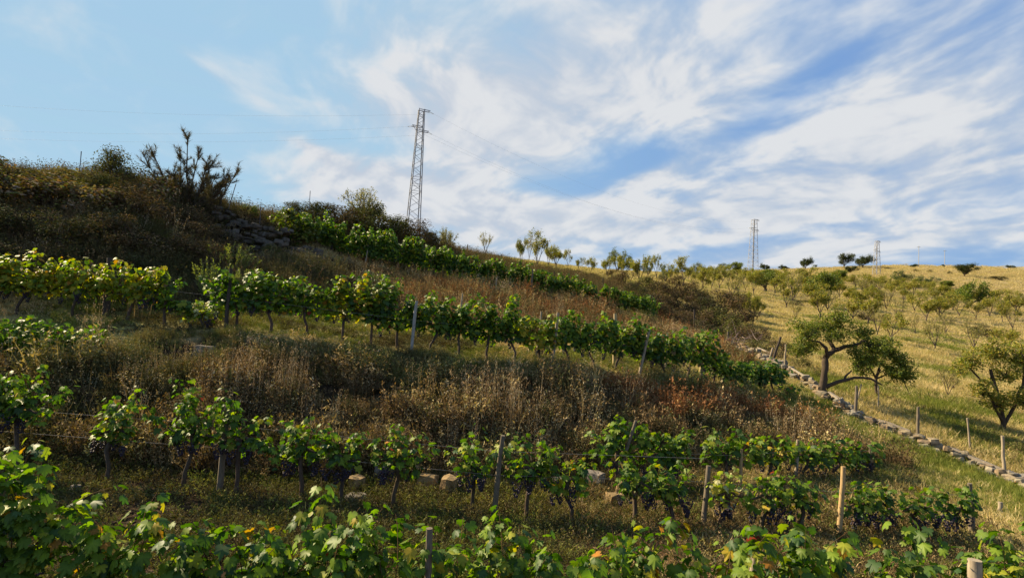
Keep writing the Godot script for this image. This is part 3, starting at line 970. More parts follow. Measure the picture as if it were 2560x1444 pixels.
func hero_tree() -> void:
	var p := func(px: float, py: float, z := 0.0) -> Vector3: return Vector3((px - 2055.0) * 0.0125, (990.0 - py) * 0.0125, z)
	var at := Vector3(9.78, ground(9.78, -17.74) - 0.05, -17.74)
	limb_tree("gnarled_tree", "leaning gnarled tree with a thick dark trunk growing out of the low stone wall", at,
		[[[p.call(2053, 996), p.call(2057, 965), p.call(2060, 930, 0.02), p.call(2062, 905), p.call(2070, 885, -0.05), p.call(2090, 872, -0.1)], 0.115, 0.07],
		[[p.call(2065, 965), p.call(2080, 955, 0.1), p.call(2100, 946, 0.15), p.call(2125, 937, 0.2), p.call(2165, 937, 0.25), p.call(2190, 950, 0.3)], 0.075, 0.02],
		[[p.call(2090, 872, -0.1), p.call(2105, 862, 0.1), p.call(2125, 855, 0.3), p.call(2150, 840, 0.4)], 0.08, 0.03],
		[[p.call(2090, 872, -0.1), p.call(2085, 850, -0.3), p.call(2095, 825, -0.4), p.call(2110, 800, -0.3)], 0.07, 0.02],
		[[p.call(2066, 890), p.call(2055, 868, 0.2), p.call(2035, 855, 0.3), p.call(2005, 852, 0.35)], 0.06, 0.02],
		[[p.call(2104, 944, 0.15), p.call(2108, 930, 0.2), p.call(2118, 919, 0.22)], 0.035, 0.02]],
		[[p.call(1985, 862, 0.3), 0.30, 22], [p.call(2005, 835, 0.3), 0.36, 34], [p.call(1990, 815, 0.0), 0.25, 14], [p.call(2035, 822, -0.1), 0.34, 34], [p.call(2075, 812, -0.4), 0.36, 34], [p.call(2110, 800, -0.3), 0.40, 36], [p.call(2140, 825, 0.2), 0.36, 34], [p.call(2160, 850, 0.4), 0.40, 40], [p.call(2125, 870, 0.3), 0.30, 24], [p.call(2060, 840, 0.3), 0.25, 14], [p.call(2160, 885, 0.3), 0.34, 26], [p.call(2095, 830, 0.1), 0.28, 20], [p.call(2175, 865, 0.1), 0.28, 20], [p.call(1978, 885, 0.3), 0.24, 14], [p.call(2005, 872, 0.2), 0.26, 18], [p.call(2040, 862, -0.2), 0.26, 18], [p.call(2130, 900, 0.3), 0.26, 18], [p.call(2085, 790, 0.0), 0.28, 20]],
		GREEN + [ALMOND[0], ALMOND[1], ALMOND[1]], 0.075, "trees along the low stone wall")
	p = func(px: float, py: float, z := 0.0) -> Vector3: return Vector3((px - 2195.0) * 0.013, (1003.0 - py) * 0.013, z)
	at = Vector3(12.02, ground(12.02, -18.5), -18.5)
	limb_tree("round_tree", "compact dense green tree with a thin stem beside the gnarled one", at,
		[[[p.call(2196, 1008), p.call(2191, 975), p.call(2190, 945), p.call(2200, 925)], 0.055, 0.04],
		[[p.call(2190, 950), p.call(2215, 935, 0.1), p.call(2245, 945, 0.2), p.call(2255, 975, 0.3)], 0.03, 0.01],
		[[p.call(2190, 948), p.call(2210, 905, -0.1), p.call(2225, 875, -0.1)], 0.04, 0.02],
		[[p.call(2190, 950), p.call(2170, 925, 0.1), p.call(2150, 915, 0.15)], 0.03, 0.015]],
		[[p.call(2150, 925, 0.1), 0.34, 30], [p.call(2185, 905, -0.1), 0.42, 50], [p.call(2225, 880, 0), 0.42, 50], [p.call(2215, 860, -0.2), 0.30, 26], [p.call(2250, 905, 0.1), 0.42, 50], [p.call(2255, 935, 0.2), 0.34, 36], [p.call(2225, 930, 0.2), 0.4, 44], [p.call(2195, 875, 0.1), 0.3, 24]],
		GREEN + [ALMOND[1]], 0.075, "trees along the low stone wall")
	p = func(px: float, py: float, z := 0.0) -> Vector3: return Vector3((px - 2505.0) * 0.0138, (1085.0 - py) * 0.0136, z)
	at = Vector3(15.0, ground(15.0, -17.3) - 0.05, -17.3)
	limb_tree("yellowing_tree", "large yellowing tree with several grey stems beyond the end of the stone wall", at,
		[[[p.call(2510, 1092), p.call(2508, 1050), p.call(2500, 1010), p.call(2490, 975), p.call(2480, 940)], 0.075, 0.04],
		[[p.call(2509, 1062), p.call(2530, 1010, 0.1), p.call(2545, 970, 0.1), p.call(2555, 930)], 0.05, 0.03],
		[[p.call(2508, 1055), p.call(2475, 1020, 0.2), p.call(2455, 990, 0.3)], 0.045, 0.02],
		[[p.call(2490, 975), p.call(2470, 965, -0.2), p.call(2450, 940, -0.3)], 0.04, 0.02]],
		[[p.call(2450, 925, -0.2), 0.40, 48], [p.call(2490, 900, 0), 0.47, 66], [p.call(2540, 905, 0.1), 0.47, 66], [p.call(2570, 945, 0.1), 0.45, 60], [p.call(2445, 985, 0.3), 0.38, 39], [p.call(2480, 1010, 0.2), 0.40, 48], [p.call(2530, 1000, 0.3), 0.40, 45], [p.call(2570, 1015, 0.2), 0.40, 45], [p.call(2415, 945, 0), 0.28, 18], [p.call(2510, 945, 0), 0.38, 39]],
		[ALMOND[0], ALMOND[2], ALMOND[4], ALMOND[1], GREEN[2], GREEN[3]], 0.075, "trees along the low stone wall")

# ---------------------------------------------------------------- bushes
# each about 1 m high and 1 m wide
func make_bush(kind: String) -> Array:
	var stems := MB.new()
	var leaves := MB.new()
	var twig := Color(0.12, 0.09, 0.06)
	if kind == "broom":
		# stiff rush-like shoots in upright sprays on bare crooked limbs
		for tip2 in [[-0.43, 0.62], [-0.36, 0.68], [-0.28, 0.6], [-0.38, 0.45], [-0.17, 0.52], [-0.06, 0.68], [-0.01, 0.98], [0.04, 0.9], [0.09, 0.84], [0.15, 0.78], [0.1, 0.6], [0.24, 0.5], [0.33, 0.44], [0.45, 0.62], [0.5, 0.54], [0.42, 0.5], [-0.2, 0.36], [0.2, 0.33], [-0.3, 0.3], [0.3, 0.28], [0.02, 0.4], [-0.1, 0.35], [0.12, 0.45], [-0.24, 0.5]]:
			var e := Vector3(tip2[0], tip2[1], rr(-0.28, 0.28)) + rv() * 0.02
			var p := Vector3(rr(-0.08, 0.08), -0.03, rr(-0.06, 0.06))
			var q := p.lerp(e, 0.55) + Vector3(e.x * 0.15, -0.05, 0) + rv() * 0.03
			var d := (e - q).normalized()
			stems.tube([p, q, e], [0.014, 0.009, 0.004], 5, twig, false)
			for s in 13:
				var b0 := p.lerp(q, rr(0.4, 1.0)) if s < 3 else q.lerp(e, rr(0.0, 1.0))
				var bd := (d + rv() * 0.9 + Vector3(0, 0.3, 0)).normalized()
				var b1 := b0 + bd * rr(0.07, 0.17)
				stems.tube([b0, b1], [0.004, 0.002], 3, twig, false)
				for j in 52:
					var b := b0.lerp(b1, rr(0.1, 1.05))
					var sd := (bd * 0.6 + rv() * 0.8 + Vector3(0, 0.35, 0)).normalized()
					var tip := b + sd * rr(0.03, 0.085)
					var col := mix3([Color(0.11, 0.11, 0.06), Color(0.12, 0.095, 0.07), Color(0.085, 0.09, 0.045), Color(0.17, 0.125, 0.09)])
					leaves.blade(b, tip, sd.cross(rv()).normalized() * 0.0022, Vector3.ZERO, col, col)
	elif kind == "feather":
		# bright upright plumes
		for k in 46:
			var an := rr(0, TAU)
			var r := sqrt(rng.randf()) * 0.4
			var p := Vector3(cos(an) * r * 0.5, 0, sin(an) * r * 0.5)
			var e := Vector3(cos(an) * r * 1.15, rr(0.55, 1.0) * (1.0 - r * 0.5), sin(an) * r * 1.15)
			stems.tube([p, p.lerp(e, 0.5) + rv() * 0.03, e], [0.009, 0.006, 0.003], 4, Color(0.16, 0.16, 0.06), false)
			for j in 44:
				var t := rr(0.25, 1.0)
				var dir := ((e - p).normalized() * 0.8 + rv() * 0.7).normalized()
				leaves.leaf(p.lerp(e, t), dir, rv().normalized(), rr(0.04, 0.085) * (1.3 - t * 0.6), 0.013, mix3([Color(0.24, 0.265, 0.085), Color(0.19, 0.22, 0.07), Color(0.29, 0.30, 0.11)]))
	else:
		var cfg: Dictionary = {
			"bramble": [1500, 0.055, 0.6, [Color(0.27, 0.20, 0.12), Color(0.15, 0.15, 0.05), Color(0.27, 0.16, 0.10), Color(0.20, 0.20, 0.06), Color(0.12, 0.10, 0.06), Color(0.36, 0.28, 0.20)]],
			"yellowbramble": [1500, 0.055, 0.6, [Color(0.20, 0.19, 0.065), Color(0.15, 0.16, 0.05), Color(0.23, 0.165, 0.08), Color(0.12, 0.105, 0.05), Color(0.24, 0.21, 0.085)]],
			"scrub": [2600, 0.036, 0.42, [Color(0.16, 0.11, 0.065), Color(0.12, 0.09, 0.05), Color(0.20, 0.13, 0.078), Color(0.13, 0.115, 0.048), Color(0.09, 0.072, 0.042)]],
			"greenscrub": [2600, 0.036, 0.42, [Color(0.125, 0.135, 0.042), Color(0.095, 0.11, 0.034), Color(0.16, 0.155, 0.05), Color(0.13, 0.105, 0.05)]],
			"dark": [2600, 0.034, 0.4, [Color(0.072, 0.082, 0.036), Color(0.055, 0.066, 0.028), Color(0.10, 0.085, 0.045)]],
			"greendark": [2000, 0.03, 0.22, [Color(0.035, 0.055, 0.024), Color(0.045, 0.065, 0.028), Color(0.03, 0.045, 0.02)]],
			"silver": [1300, 0.055, 0.38, [Color(0.15, 0.17, 0.10), Color(0.11, 0.13, 0.07), Color(0.20, 0.21, 0.14), Color(0.09, 0.11, 0.05)]],
			"fig": [900, 0.075, 0.5, [Color(0.09, 0.13, 0.026), Color(0.07, 0.105, 0.022), Color(0.15, 0.17, 0.03), Color(0.19, 0.19, 0.035)]],
		}
		var c: Array = cfg[kind]
		var lumps := []
		for k in 22:
			var an := rr(0, TAU)
			var el := asin(rr(0.05, 1.0))
			var rad := rr(0.22, 0.42)
			lumps.append([Vector3(cos(an) * cos(el) * rad, sin(el) * rad * 1.75 + 0.12, sin(an) * cos(el) * rad), rr(0.08, 0.2), 1.0 + rr(-0.3, 0.3)])
		for l in lumps:
			stems.tube([Vector3(rr(-0.08, 0.08), -0.05, rr(-0.08, 0.08)), l[0] * 0.55 + rv() * 0.05, l[0]], [0.012, 0.008, 0.004], 4, twig, false)
			for k in 9:
				var e: Vector3 = l[0] + (rv() + l[0].normalized() * 0.6) * l[1] * 0.85
				stems.tube([l[0], e], [0.004, 0.0015], 3, twig, false)
		for k in int(c[0]):
			var l: Array = lumps[k % lumps.size()]
			var o := rv()
			while o.length() > 1.0:
				o = rv()
			var p: Vector3 = l[0] + o * l[1] * 1.2
			if p.y < 0.0:
				p.y = rr(0.0, 0.2)
			var nrm := (o.normalized() + Vector3(0, 0.5, 0) + rv() * 0.8).normalized()
			var dir := rv().cross(nrm).normalized()
			var col := mix3(c[3])
			var s: float = c[1]
			leaves.leaf(p, dir, nrm, s * rr(0.7, 1.4), s * c[2] * rr(0.8, 1.3) * 1.5, Color(col.r * l[2], col.g * l[2], col.b * l[2]))
	return [stems.mesh(M["bark"]), leaves.mesh(M["tree_leaf" if kind in ["fig", "silver", "feather"] else "scrub_leaf"])]

var bush_protos := {}
func bush(called: String, kind: String, label: String, category: String, x: float, z: float, h: float, w: float, group := "", dip := 0.05) -> Node3D:
	if not bush_protos.has(kind):
		bush_protos[kind] = [make_bush(kind), make_bush(kind), make_bush(kind)]
	var pr: Array = bush_protos[kind][rng.randi() % 3]
	var t := thing(called, label, category, Vector3(x, ground(x, z) - dip, z), rr(0, TAU), group)
	for k in 2:
		var o := part(["stems", "foliage"][k], pr[k], t)
		o.scale = Vector3(w, h, w * rr(0.85, 1.1))
	return t

func build_bushes() -> void:
	var n := 0
	# bramble and scrub on the tall bank
	for s in "-16.6,-18.0,1.0,1.6,bramble -15.8,-18.3,0.75,1.6,yellowbramble -15.0,-18.7,0.7,1.7,yellowbramble -14.3,-18.5,0.7,1.8,yellowbramble -13.3,-17.9,0.95,1.6,greenscrub -12.6,-19.6,0.95,1.3,bramble -13.9,-16.9,0.95,1.9,bramble -15.3,-16.6,1.0,1.9,bramble -12.6,-16.9,0.9,1.7,bramble -11.6,-17.3,0.95,1.8,scrub -11.2,-18.9,0.8,1.5,scrub -13.4,-15.3,0.95,1.7,dark -14.9,-15.1,1.0,1.7,dark -12.1,-15.3,0.95,1.7,dark -11.0,-15.6,0.9,1.7,scrub -10.2,-16.3,0.85,1.6,scrub -9.4,-16.9,0.8,1.5,scrub -10.2,-18.2,0.8,1.4,scrub -9.1,-18.0,0.75,1.3,scrub -10.0,-20.0,0.5,0.9,scrub -16.9,-16.3,1.1,1.8,bramble -17.6,-17.2,1.2,1.9,bramble -13.0,-14.4,0.8,1.5,dark -11.6,-14.6,0.7,1.4,dark -9.9,-15.1,0.6,1.3,dark -14.4,-14.2,0.7,1.5,dark -15.9,-14.2,0.8,1.6,dark -12.9,-20.9,0.7,1.3,bramble -11.0,-20.5,0.7,1.1,scrub".split(" "):
		var f: PackedStringArray = s.split(",")
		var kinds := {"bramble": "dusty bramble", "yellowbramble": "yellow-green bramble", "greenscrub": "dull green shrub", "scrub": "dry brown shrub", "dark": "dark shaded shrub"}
		bush("bank_shrub", f[4], "%s on the tall bank, %s" % [kinds[f[4]], bank_place(float(f[0]), float(f[1]))], "shrub", float(f[0]), float(f[1]), float(f[2]) * 1.25, float(f[3]) * 1.25, "shrubs covering the tall bank")
	# shrubs that stand out against the sky or the stone
	bush("broom_bush", "broom", "large spiky broom bush spreading its bare limbs against the sky", "shrub", -12.0, -20.6, 2.6, 3.0).rotation.y = 0.1
	bush("round_bush", "greenscrub", "rounded dark bush standing on the bank top beside the spiky broom", "shrub", -14.0, -19.5, 1.9, 2.0)
	bush("edge_bush", "broom", "tall dark bush at the end of the bank top, cut by the picture's edge", "shrub", -17.7, -18.6, 1.2, 1.8)
	bush("fig_bush", "fig", "bright green bushy sapling behind the top of the retaining wall", "shrub", -8.9, -22.3, 1.6, 2.2)
	bush("fig_bush", "fig", "small dark green sprig of leaves over the stone wall beside the dark post", "shrub", -10.3, -21.6, 0.6, 0.8)
	bush("feathery_bush", "feather", "bright feathery green shrub below the stone wall", "shrub", -8.7, -17.5, 1.2, 1.9)
	bush("feathery_bush", "feather", "bright feathery green shrub just behind the vine row", "shrub", -8.0, -15.3, 1.3, 1.4)
	bush("feathery_bush", "feather", "low feathery green shrub between the two larger ones", "shrub", -7.4, -16.3, 0.9, 1.2)
	bush("dark_round_bush", "greendark", "dense round blackish green bush under the stone rubble", "shrub", -6.5, -18.0, 1.1, 1.5)
	bush("silvery_bush", "silver", "silvery grey-green bush behind the middle vine row", "shrub", -4.6, -18.4, 1.5, 1.3)
	bush("wall_shrub", "scrub", "dry brown shrub leaning on the left end of the retaining wall", "shrub", -10.4, -19.6, 0.85, 1.3)
	bush("wall_shrub", "greenscrub", "dull green shrub growing from the face of the retaining wall", "shrub", -8.7, -20.1, 0.75, 0.9)
	bush("wall_shrub", "scrub", "low brown shrub at the foot of the retaining wall", "shrub", -9.4, -19.3, 0.6, 1.2)
	bush("brown_bush", "scrub", "rounded brown bush between the rubble and the silvery bush", "shrub", -5.5, -19.2, 0.8, 1.0)
	# the mound behind the upper row
	for s in "-9.4,-26.6,1.0,1.8 -8.6,-27.6,1.2,2.3 -7.6,-28.8,1.3,2.4 -6.6,-30.0,1.2,2.3 -5.7,-31.2,1.15,2.2 -5.0,-32.6,0.9,1.9 -8.0,-30.3,1.3,2.2 -4.3,-33.6,0.6,1.6 -9.9,-25.4,0.8,1.5".split(" "):
		var f: PackedStringArray = s.split(",")
		bush("mound_shrub", "greenscrub" if n % 3 != 1 else "scrub", "%s shrub on the mound above the top vines, %s along it" % ["dull green" if n % 3 != 1 else "brown", NTH[n]], "shrub", float(f[0]), float(f[1]), float(f[2]) * 1.45, float(f[3]) * 1.4, "shrubs of the mound above the top vine row")
		n += 1
	var up := make_tree("u")
	place_tree("bushy_tree", "broad twiggy tree on the mound behind the top vine row", "tree", up, Vector3(-8.3, ground(-8.3, -31.0), -31.0), 2.6, 3.1, "")
	place_tree("bushy_tree", "low grey twiggy tree between the mound and the tall pylon", "tree", up, Vector3(-6.6, ground(-6.6, -33.2), -33.2), 1.4, 1.9, "")
	var clumps := "-7.6,-10.3,0.5,0.8,scrub -6.4,-9.9,0.45,0.7,greenscrub -5.4,-11.4,0.4,0.7,scrub -3.6,-10.0,0.5,0.8,greenscrub -2.6,-11.6,0.45,0.8,scrub -1.9,-10.2,0.55,0.7,scrub -0.9,-12.2,0.4,0.8,greenscrub 0.8,-12.3,0.45,0.8,scrub 1.4,-11.2,0.5,0.8,greenscrub 2.4,-12.2,0.5,0.9,scrub 3.3,-12.8,0.5,0.9,scrub 4.2,-12.3,0.5,0.8,greenscrub 5.0,-13.6,0.5,0.9,scrub 6.0,-13.9,0.5,0.8,scrub -9.4,-10.4,0.6,0.9,greenscrub".split(" ")
	for k in clumps.size():
		var f: PackedStringArray = clumps[k].split(",")
		bush("bank_weed", f[4], "%s weed clump on the bank behind the second vine row, %s along it" % ["bushy brown" if f[4] == "scrub" else "bushy green", NTH[k]], "weed", float(f[0]), float(f[1]), float(f[2]), float(f[3]), "bushy weed clumps on the bank")
	# the belt of scrub between vineyard and orchard
	n = 0
	for s in (
		"8.0,-40.4,1.14,1.99,b 10.0,-41.8,1.33,2.36,b 12.9,-45.8,1.45,2.58,b 8.0,-36.4,1.03,1.80,b 9.6,-36.6,1.29,2.06,b 14.3,-46.0,1.62,2.59,b 16.1,-47.4,1.67,2.67,b 11.0,-36.8,1.30,2.33,b 13.1,-38.5,1.49,2.44,b 17.4,-46.4,1.80,2.94,b 16.2,-40.8,1.72,2.30,b 21.7,-53.7,1.89,2.65,b " +
		"12.6,-34.6,1.46,2.20,b 11.0,-33.6,1.06,1.89,b 9.2,-31.6,1.00,1.56,b 12.8,-32.2,1.25,1.81,b 13.0,-30.5,1.07,1.50,b 11.1,-29.9,0.95,1.68,b 9.7,-28.9,0.92,1.42,b 8.4,-47.6,0.94,1.68,b 8.4,-32.9,0.93,1.39,b 7.6,-33.6,0.95,1.42,b 11.7,-24.5,0.78,1.38,b 11.9,-26.9,0.66,1.14,b " +
		"6.5,-46.5,0.66,1.31,b 4.9,-46.7,0.66,1.32,b "
	).split(" ", false):
		var f: PackedStringArray = s.split(",")
		var kind: String = ["scrub", "greenscrub", "scrub", "dark", "scrub"][n % 5]
		if float(f[0]) > 10.5 and float(f[1]) > -36.0:
			kind = ["greenscrub", "scrub", "greenscrub"][n % 3]
		bush("scrub_bush", kind, "%s bush in the scrub belt by the orchard, %s from its upper end" % [{"scrub": "dry brown", "greenscrub": "dull green", "dark": "blackish"}[kind], NTH[n]], "shrub", float(f[0]), float(f[1]), float(f[2]) * 1.35, float(f[3]) * 1.45, "bushes of the scrub belt")
		n += 1
	brush_pile()
	var tally := {}
	for s in (
		"39.7,-63.3,1.43,2.32,d 49.9,-60.0,1.52,3.21,d 38.5,-76.8,1.19,2.49,d 42.7,-81.6,1.15,2.64,d 169.1,-195.9,1.66,8.28,d 160.8,-225.3,1.27,3.17,d 164.8,-223.1,1.26,3.14,d 168.4,-217.6,1.23,2.76,d 26.3,-89.0,1.25,1.88,d 158.2,-240.9,1.36,6.79,d 4.3,-51.4,0.51,1.09,d 11.1,-20.5,0.43,0.87,d " +
		"11.4,-22.3,0.63,1.10,d 13.6,-15.1,0.64,1.27,d 13.2,-15.6,0.44,1.10,d 12.7,-16.3,0.35,0.92,d 12.1,-16.6,0.29,0.82,d "
	).split(" ", false):
		var f: PackedStringArray = s.split(",")
		var d := -float(f[1])
		var where := "on the grass beside the low stone wall" if d < 30.0 else "in the orchard grass" if d < 100.0 else "on the upper hillside"
		tally[where] = tally.get(where, 0) + 1
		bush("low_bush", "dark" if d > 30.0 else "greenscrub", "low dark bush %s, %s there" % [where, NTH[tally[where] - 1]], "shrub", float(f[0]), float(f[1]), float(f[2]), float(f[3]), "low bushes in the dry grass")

func bank_place(x: float, z: float) -> String:
	var row := "at its foot" if z > -15.4 else "below its middle" if z > -16.7 else "in its upper half" if z > -18.2 else "along its top"
	var col := "%s from the left"
	var k := row + "bank"
	bank_counts[k] = bank_counts.get(k, 0) + 1
	return row + ", " + (col % NTH[bank_counts[k] - 1])
var bank_counts := {}

# ---------------------------------------------------------------- vines
const LEAF_COLORS := [Color(0.112, 0.182, 0.02), Color(0.165, 0.238, 0.024), Color(0.26, 0.29, 0.026), Color(0.064, 0.122, 0.02), Color(0.055, 0.11, 0.034), Color(0.46, 0.35, 0.03), Color(0.42, 0.19, 0.03), Color(0.32, 0.05, 0.03), Color(0.42, 0.42, 0.20), Color(0.24, 0.15, 0.07)]
var leaf_meshes := []
var white_leaves := []
var bunch_meshes := []

func leaf_shape(col: Color, edge: Color, fold: float, droop: float, twist: float) -> ArrayMesh:
	var mb := MB.new()
	var half := [[0.03, 1.0], [0.13, 0.80], [0.21, 0.70], [0.17, 0.60], [0.36, 0.72], [0.50, 0.60], [0.42, 0.42], [0.38, 0.34], [0.53, 0.27], [0.50, 0.10], [0.33, -0.05], [0.14, -0.10], [0.03, 0.05]]
	var outline := []
	for p in half:
		outline.append(Vector2(p[0], p[1]))
	for k in range(half.size() - 1, -1, -1):
		outline.append(Vector2(-half[k][0], half[k][1]))
	var up := func(p: Vector2) -> Vector3:
		var y := fold * absf(p.x) * 1.0 - droop * p.y * p.y + twist * p.x * p.y + 0.05 * sin(p.x * 14.0) * p.y
		return Vector3(p.x, y, p.y)
	var nm := func(p: Vector2) -> Vector3:
		var e := 0.02
		var a: Vector3 = up.call(p + Vector2(e, 0)) - up.call(p - Vector2(e, 0))
		var b: Vector3 = up.call(p + Vector2(0, e)) - up.call(p - Vector2(0, e))
		return b.cross(a).normalized()
	var c0 := Vector2(0, 0.3)
	var vein := Color(col.r * 1.25, col.g * 1.18, col.b * 1.2)
	# paler along the five ribs, darker between them
	var tones := []
	for k in outline.size():
		var i: int = mini(k, outline.size() - 1 - k)
		var t := col.lerp(edge, rr(0.0, 1.0))
		tones.append(Color(t.r * 1.25, t.g * 1.18, t.b * 1.3) if i in [0, 5, 8] else Color(t.r * 0.86, t.g * 0.9, t.b * 0.86))
	for k in outline.size():
		var a: Vector2 = outline[k]
		var b: Vector2 = outline[(k + 1) % outline.size()]
		mb.tri(up.call(c0), up.call(a), up.call(b), nm.call(c0), nm.call(a), nm.call(b), vein, tones[k], tones[(k + 1) % outline.size()])
	return mb.mesh(M["grape_leaf"])

func make_leaves() -> void:
	for k in LEAF_COLORS.size():
		var set := []
		for j in 3:
			var c: Color = vary(LEAF_COLORS[k], 0.12)
			var edge := c.lerp(Color(0.3, 0.2, 0.05), 0.35) if k in [2, 5, 6] else Color(c.r * 0.92, c.g * 0.94, c.b)
			set.append(leaf_shape(c, edge, rr(-0.5, 0.35), rr(0.05, 0.6), rr(-0.5, 0.5)))
		leaf_meshes.append(set)
	for j in 3:
		white_leaves.append(leaf_shape(Color(1, 1, 1), Color(0.95, 0.95, 0.95), rr(-0.3, 0.25), rr(0.1, 0.5), rr(-0.4, 0.4)))
	for j in 3:
		var mb := MB.new()
		for k in 46:
			var t := pow(rng.randf(), 0.8)
			var r := (1.0 - t) * 0.05 + 0.012
			var an := rr(0, TAU)
			var c := Vector3(cos(an) * r, -t * 0.15, sin(an) * r)
			var col := mix3([Color(0.022, 0.018, 0.036), Color(0.032, 0.02, 0.038), Color(0.035, 0.034, 0.058), Color(0.045, 0.025, 0.038)])
			ball(mb, c, 0.0095, col)
		bunch_meshes.append(mb.mesh(M["berry"]))

func ball(mb: MB, c: Vector3, r: float, col: Color) -> void:
	for i in 3:
		for j in 6:
			var q := []
			for o in [[0, 0], [0, 1], [1, 1], [1, 0]]:
				var th: float = PI * (i + o[0]) / 3.0
				var ph: float = TAU * (j + o[1]) / 6.0
				q.append(Vector3(sin(th) * cos(ph), cos(th), sin(th) * sin(ph)))
			mb.tri(c + q[0] * r, c + q[1] * r, c + q[2] * r, q[0], q[1], q[2], col, col, col)
			mb.tri(c + q[0] * r, c + q[2] * r, c + q[3] * r, q[0], q[2], q[3], col, col, col)

func pick_leaf(flag: String, h: float) -> int:
	var x := rng.randf()
	match flag:
		"y":
			return [0, 2, 2, 2, 5, 5, 3, 2, 5, 1, 5, 6, 2, 2][int(x * 14)]
		"m":
			return 5 if x > 0.965 else 6 if x > 0.95 else [0, 1, 3, 2, 0, 4, 1, 3][int(x * 8)]
		"o":
			return [0, 1, 2, 3, 6, 1, 0, 5, 2, 4, 1, 0, 3, 0, 1, 2, 3, 4][int(x * 18)]
		"p":
			return [8, 2, 8, 5, 1, 2][int(x * 6)]
		"d":
			return [3, 4, 3, 0, 4, 3, 0, 1][int(x * 8)]
	if x < 0.012:
		return 5
	if x < 0.018:
		return 6 + rng.randi() % 2
	if x < 0.026:
		return 9
	return [0, 0, 1, 1, 2, 3, 3, 4][rng.randi() % 8]

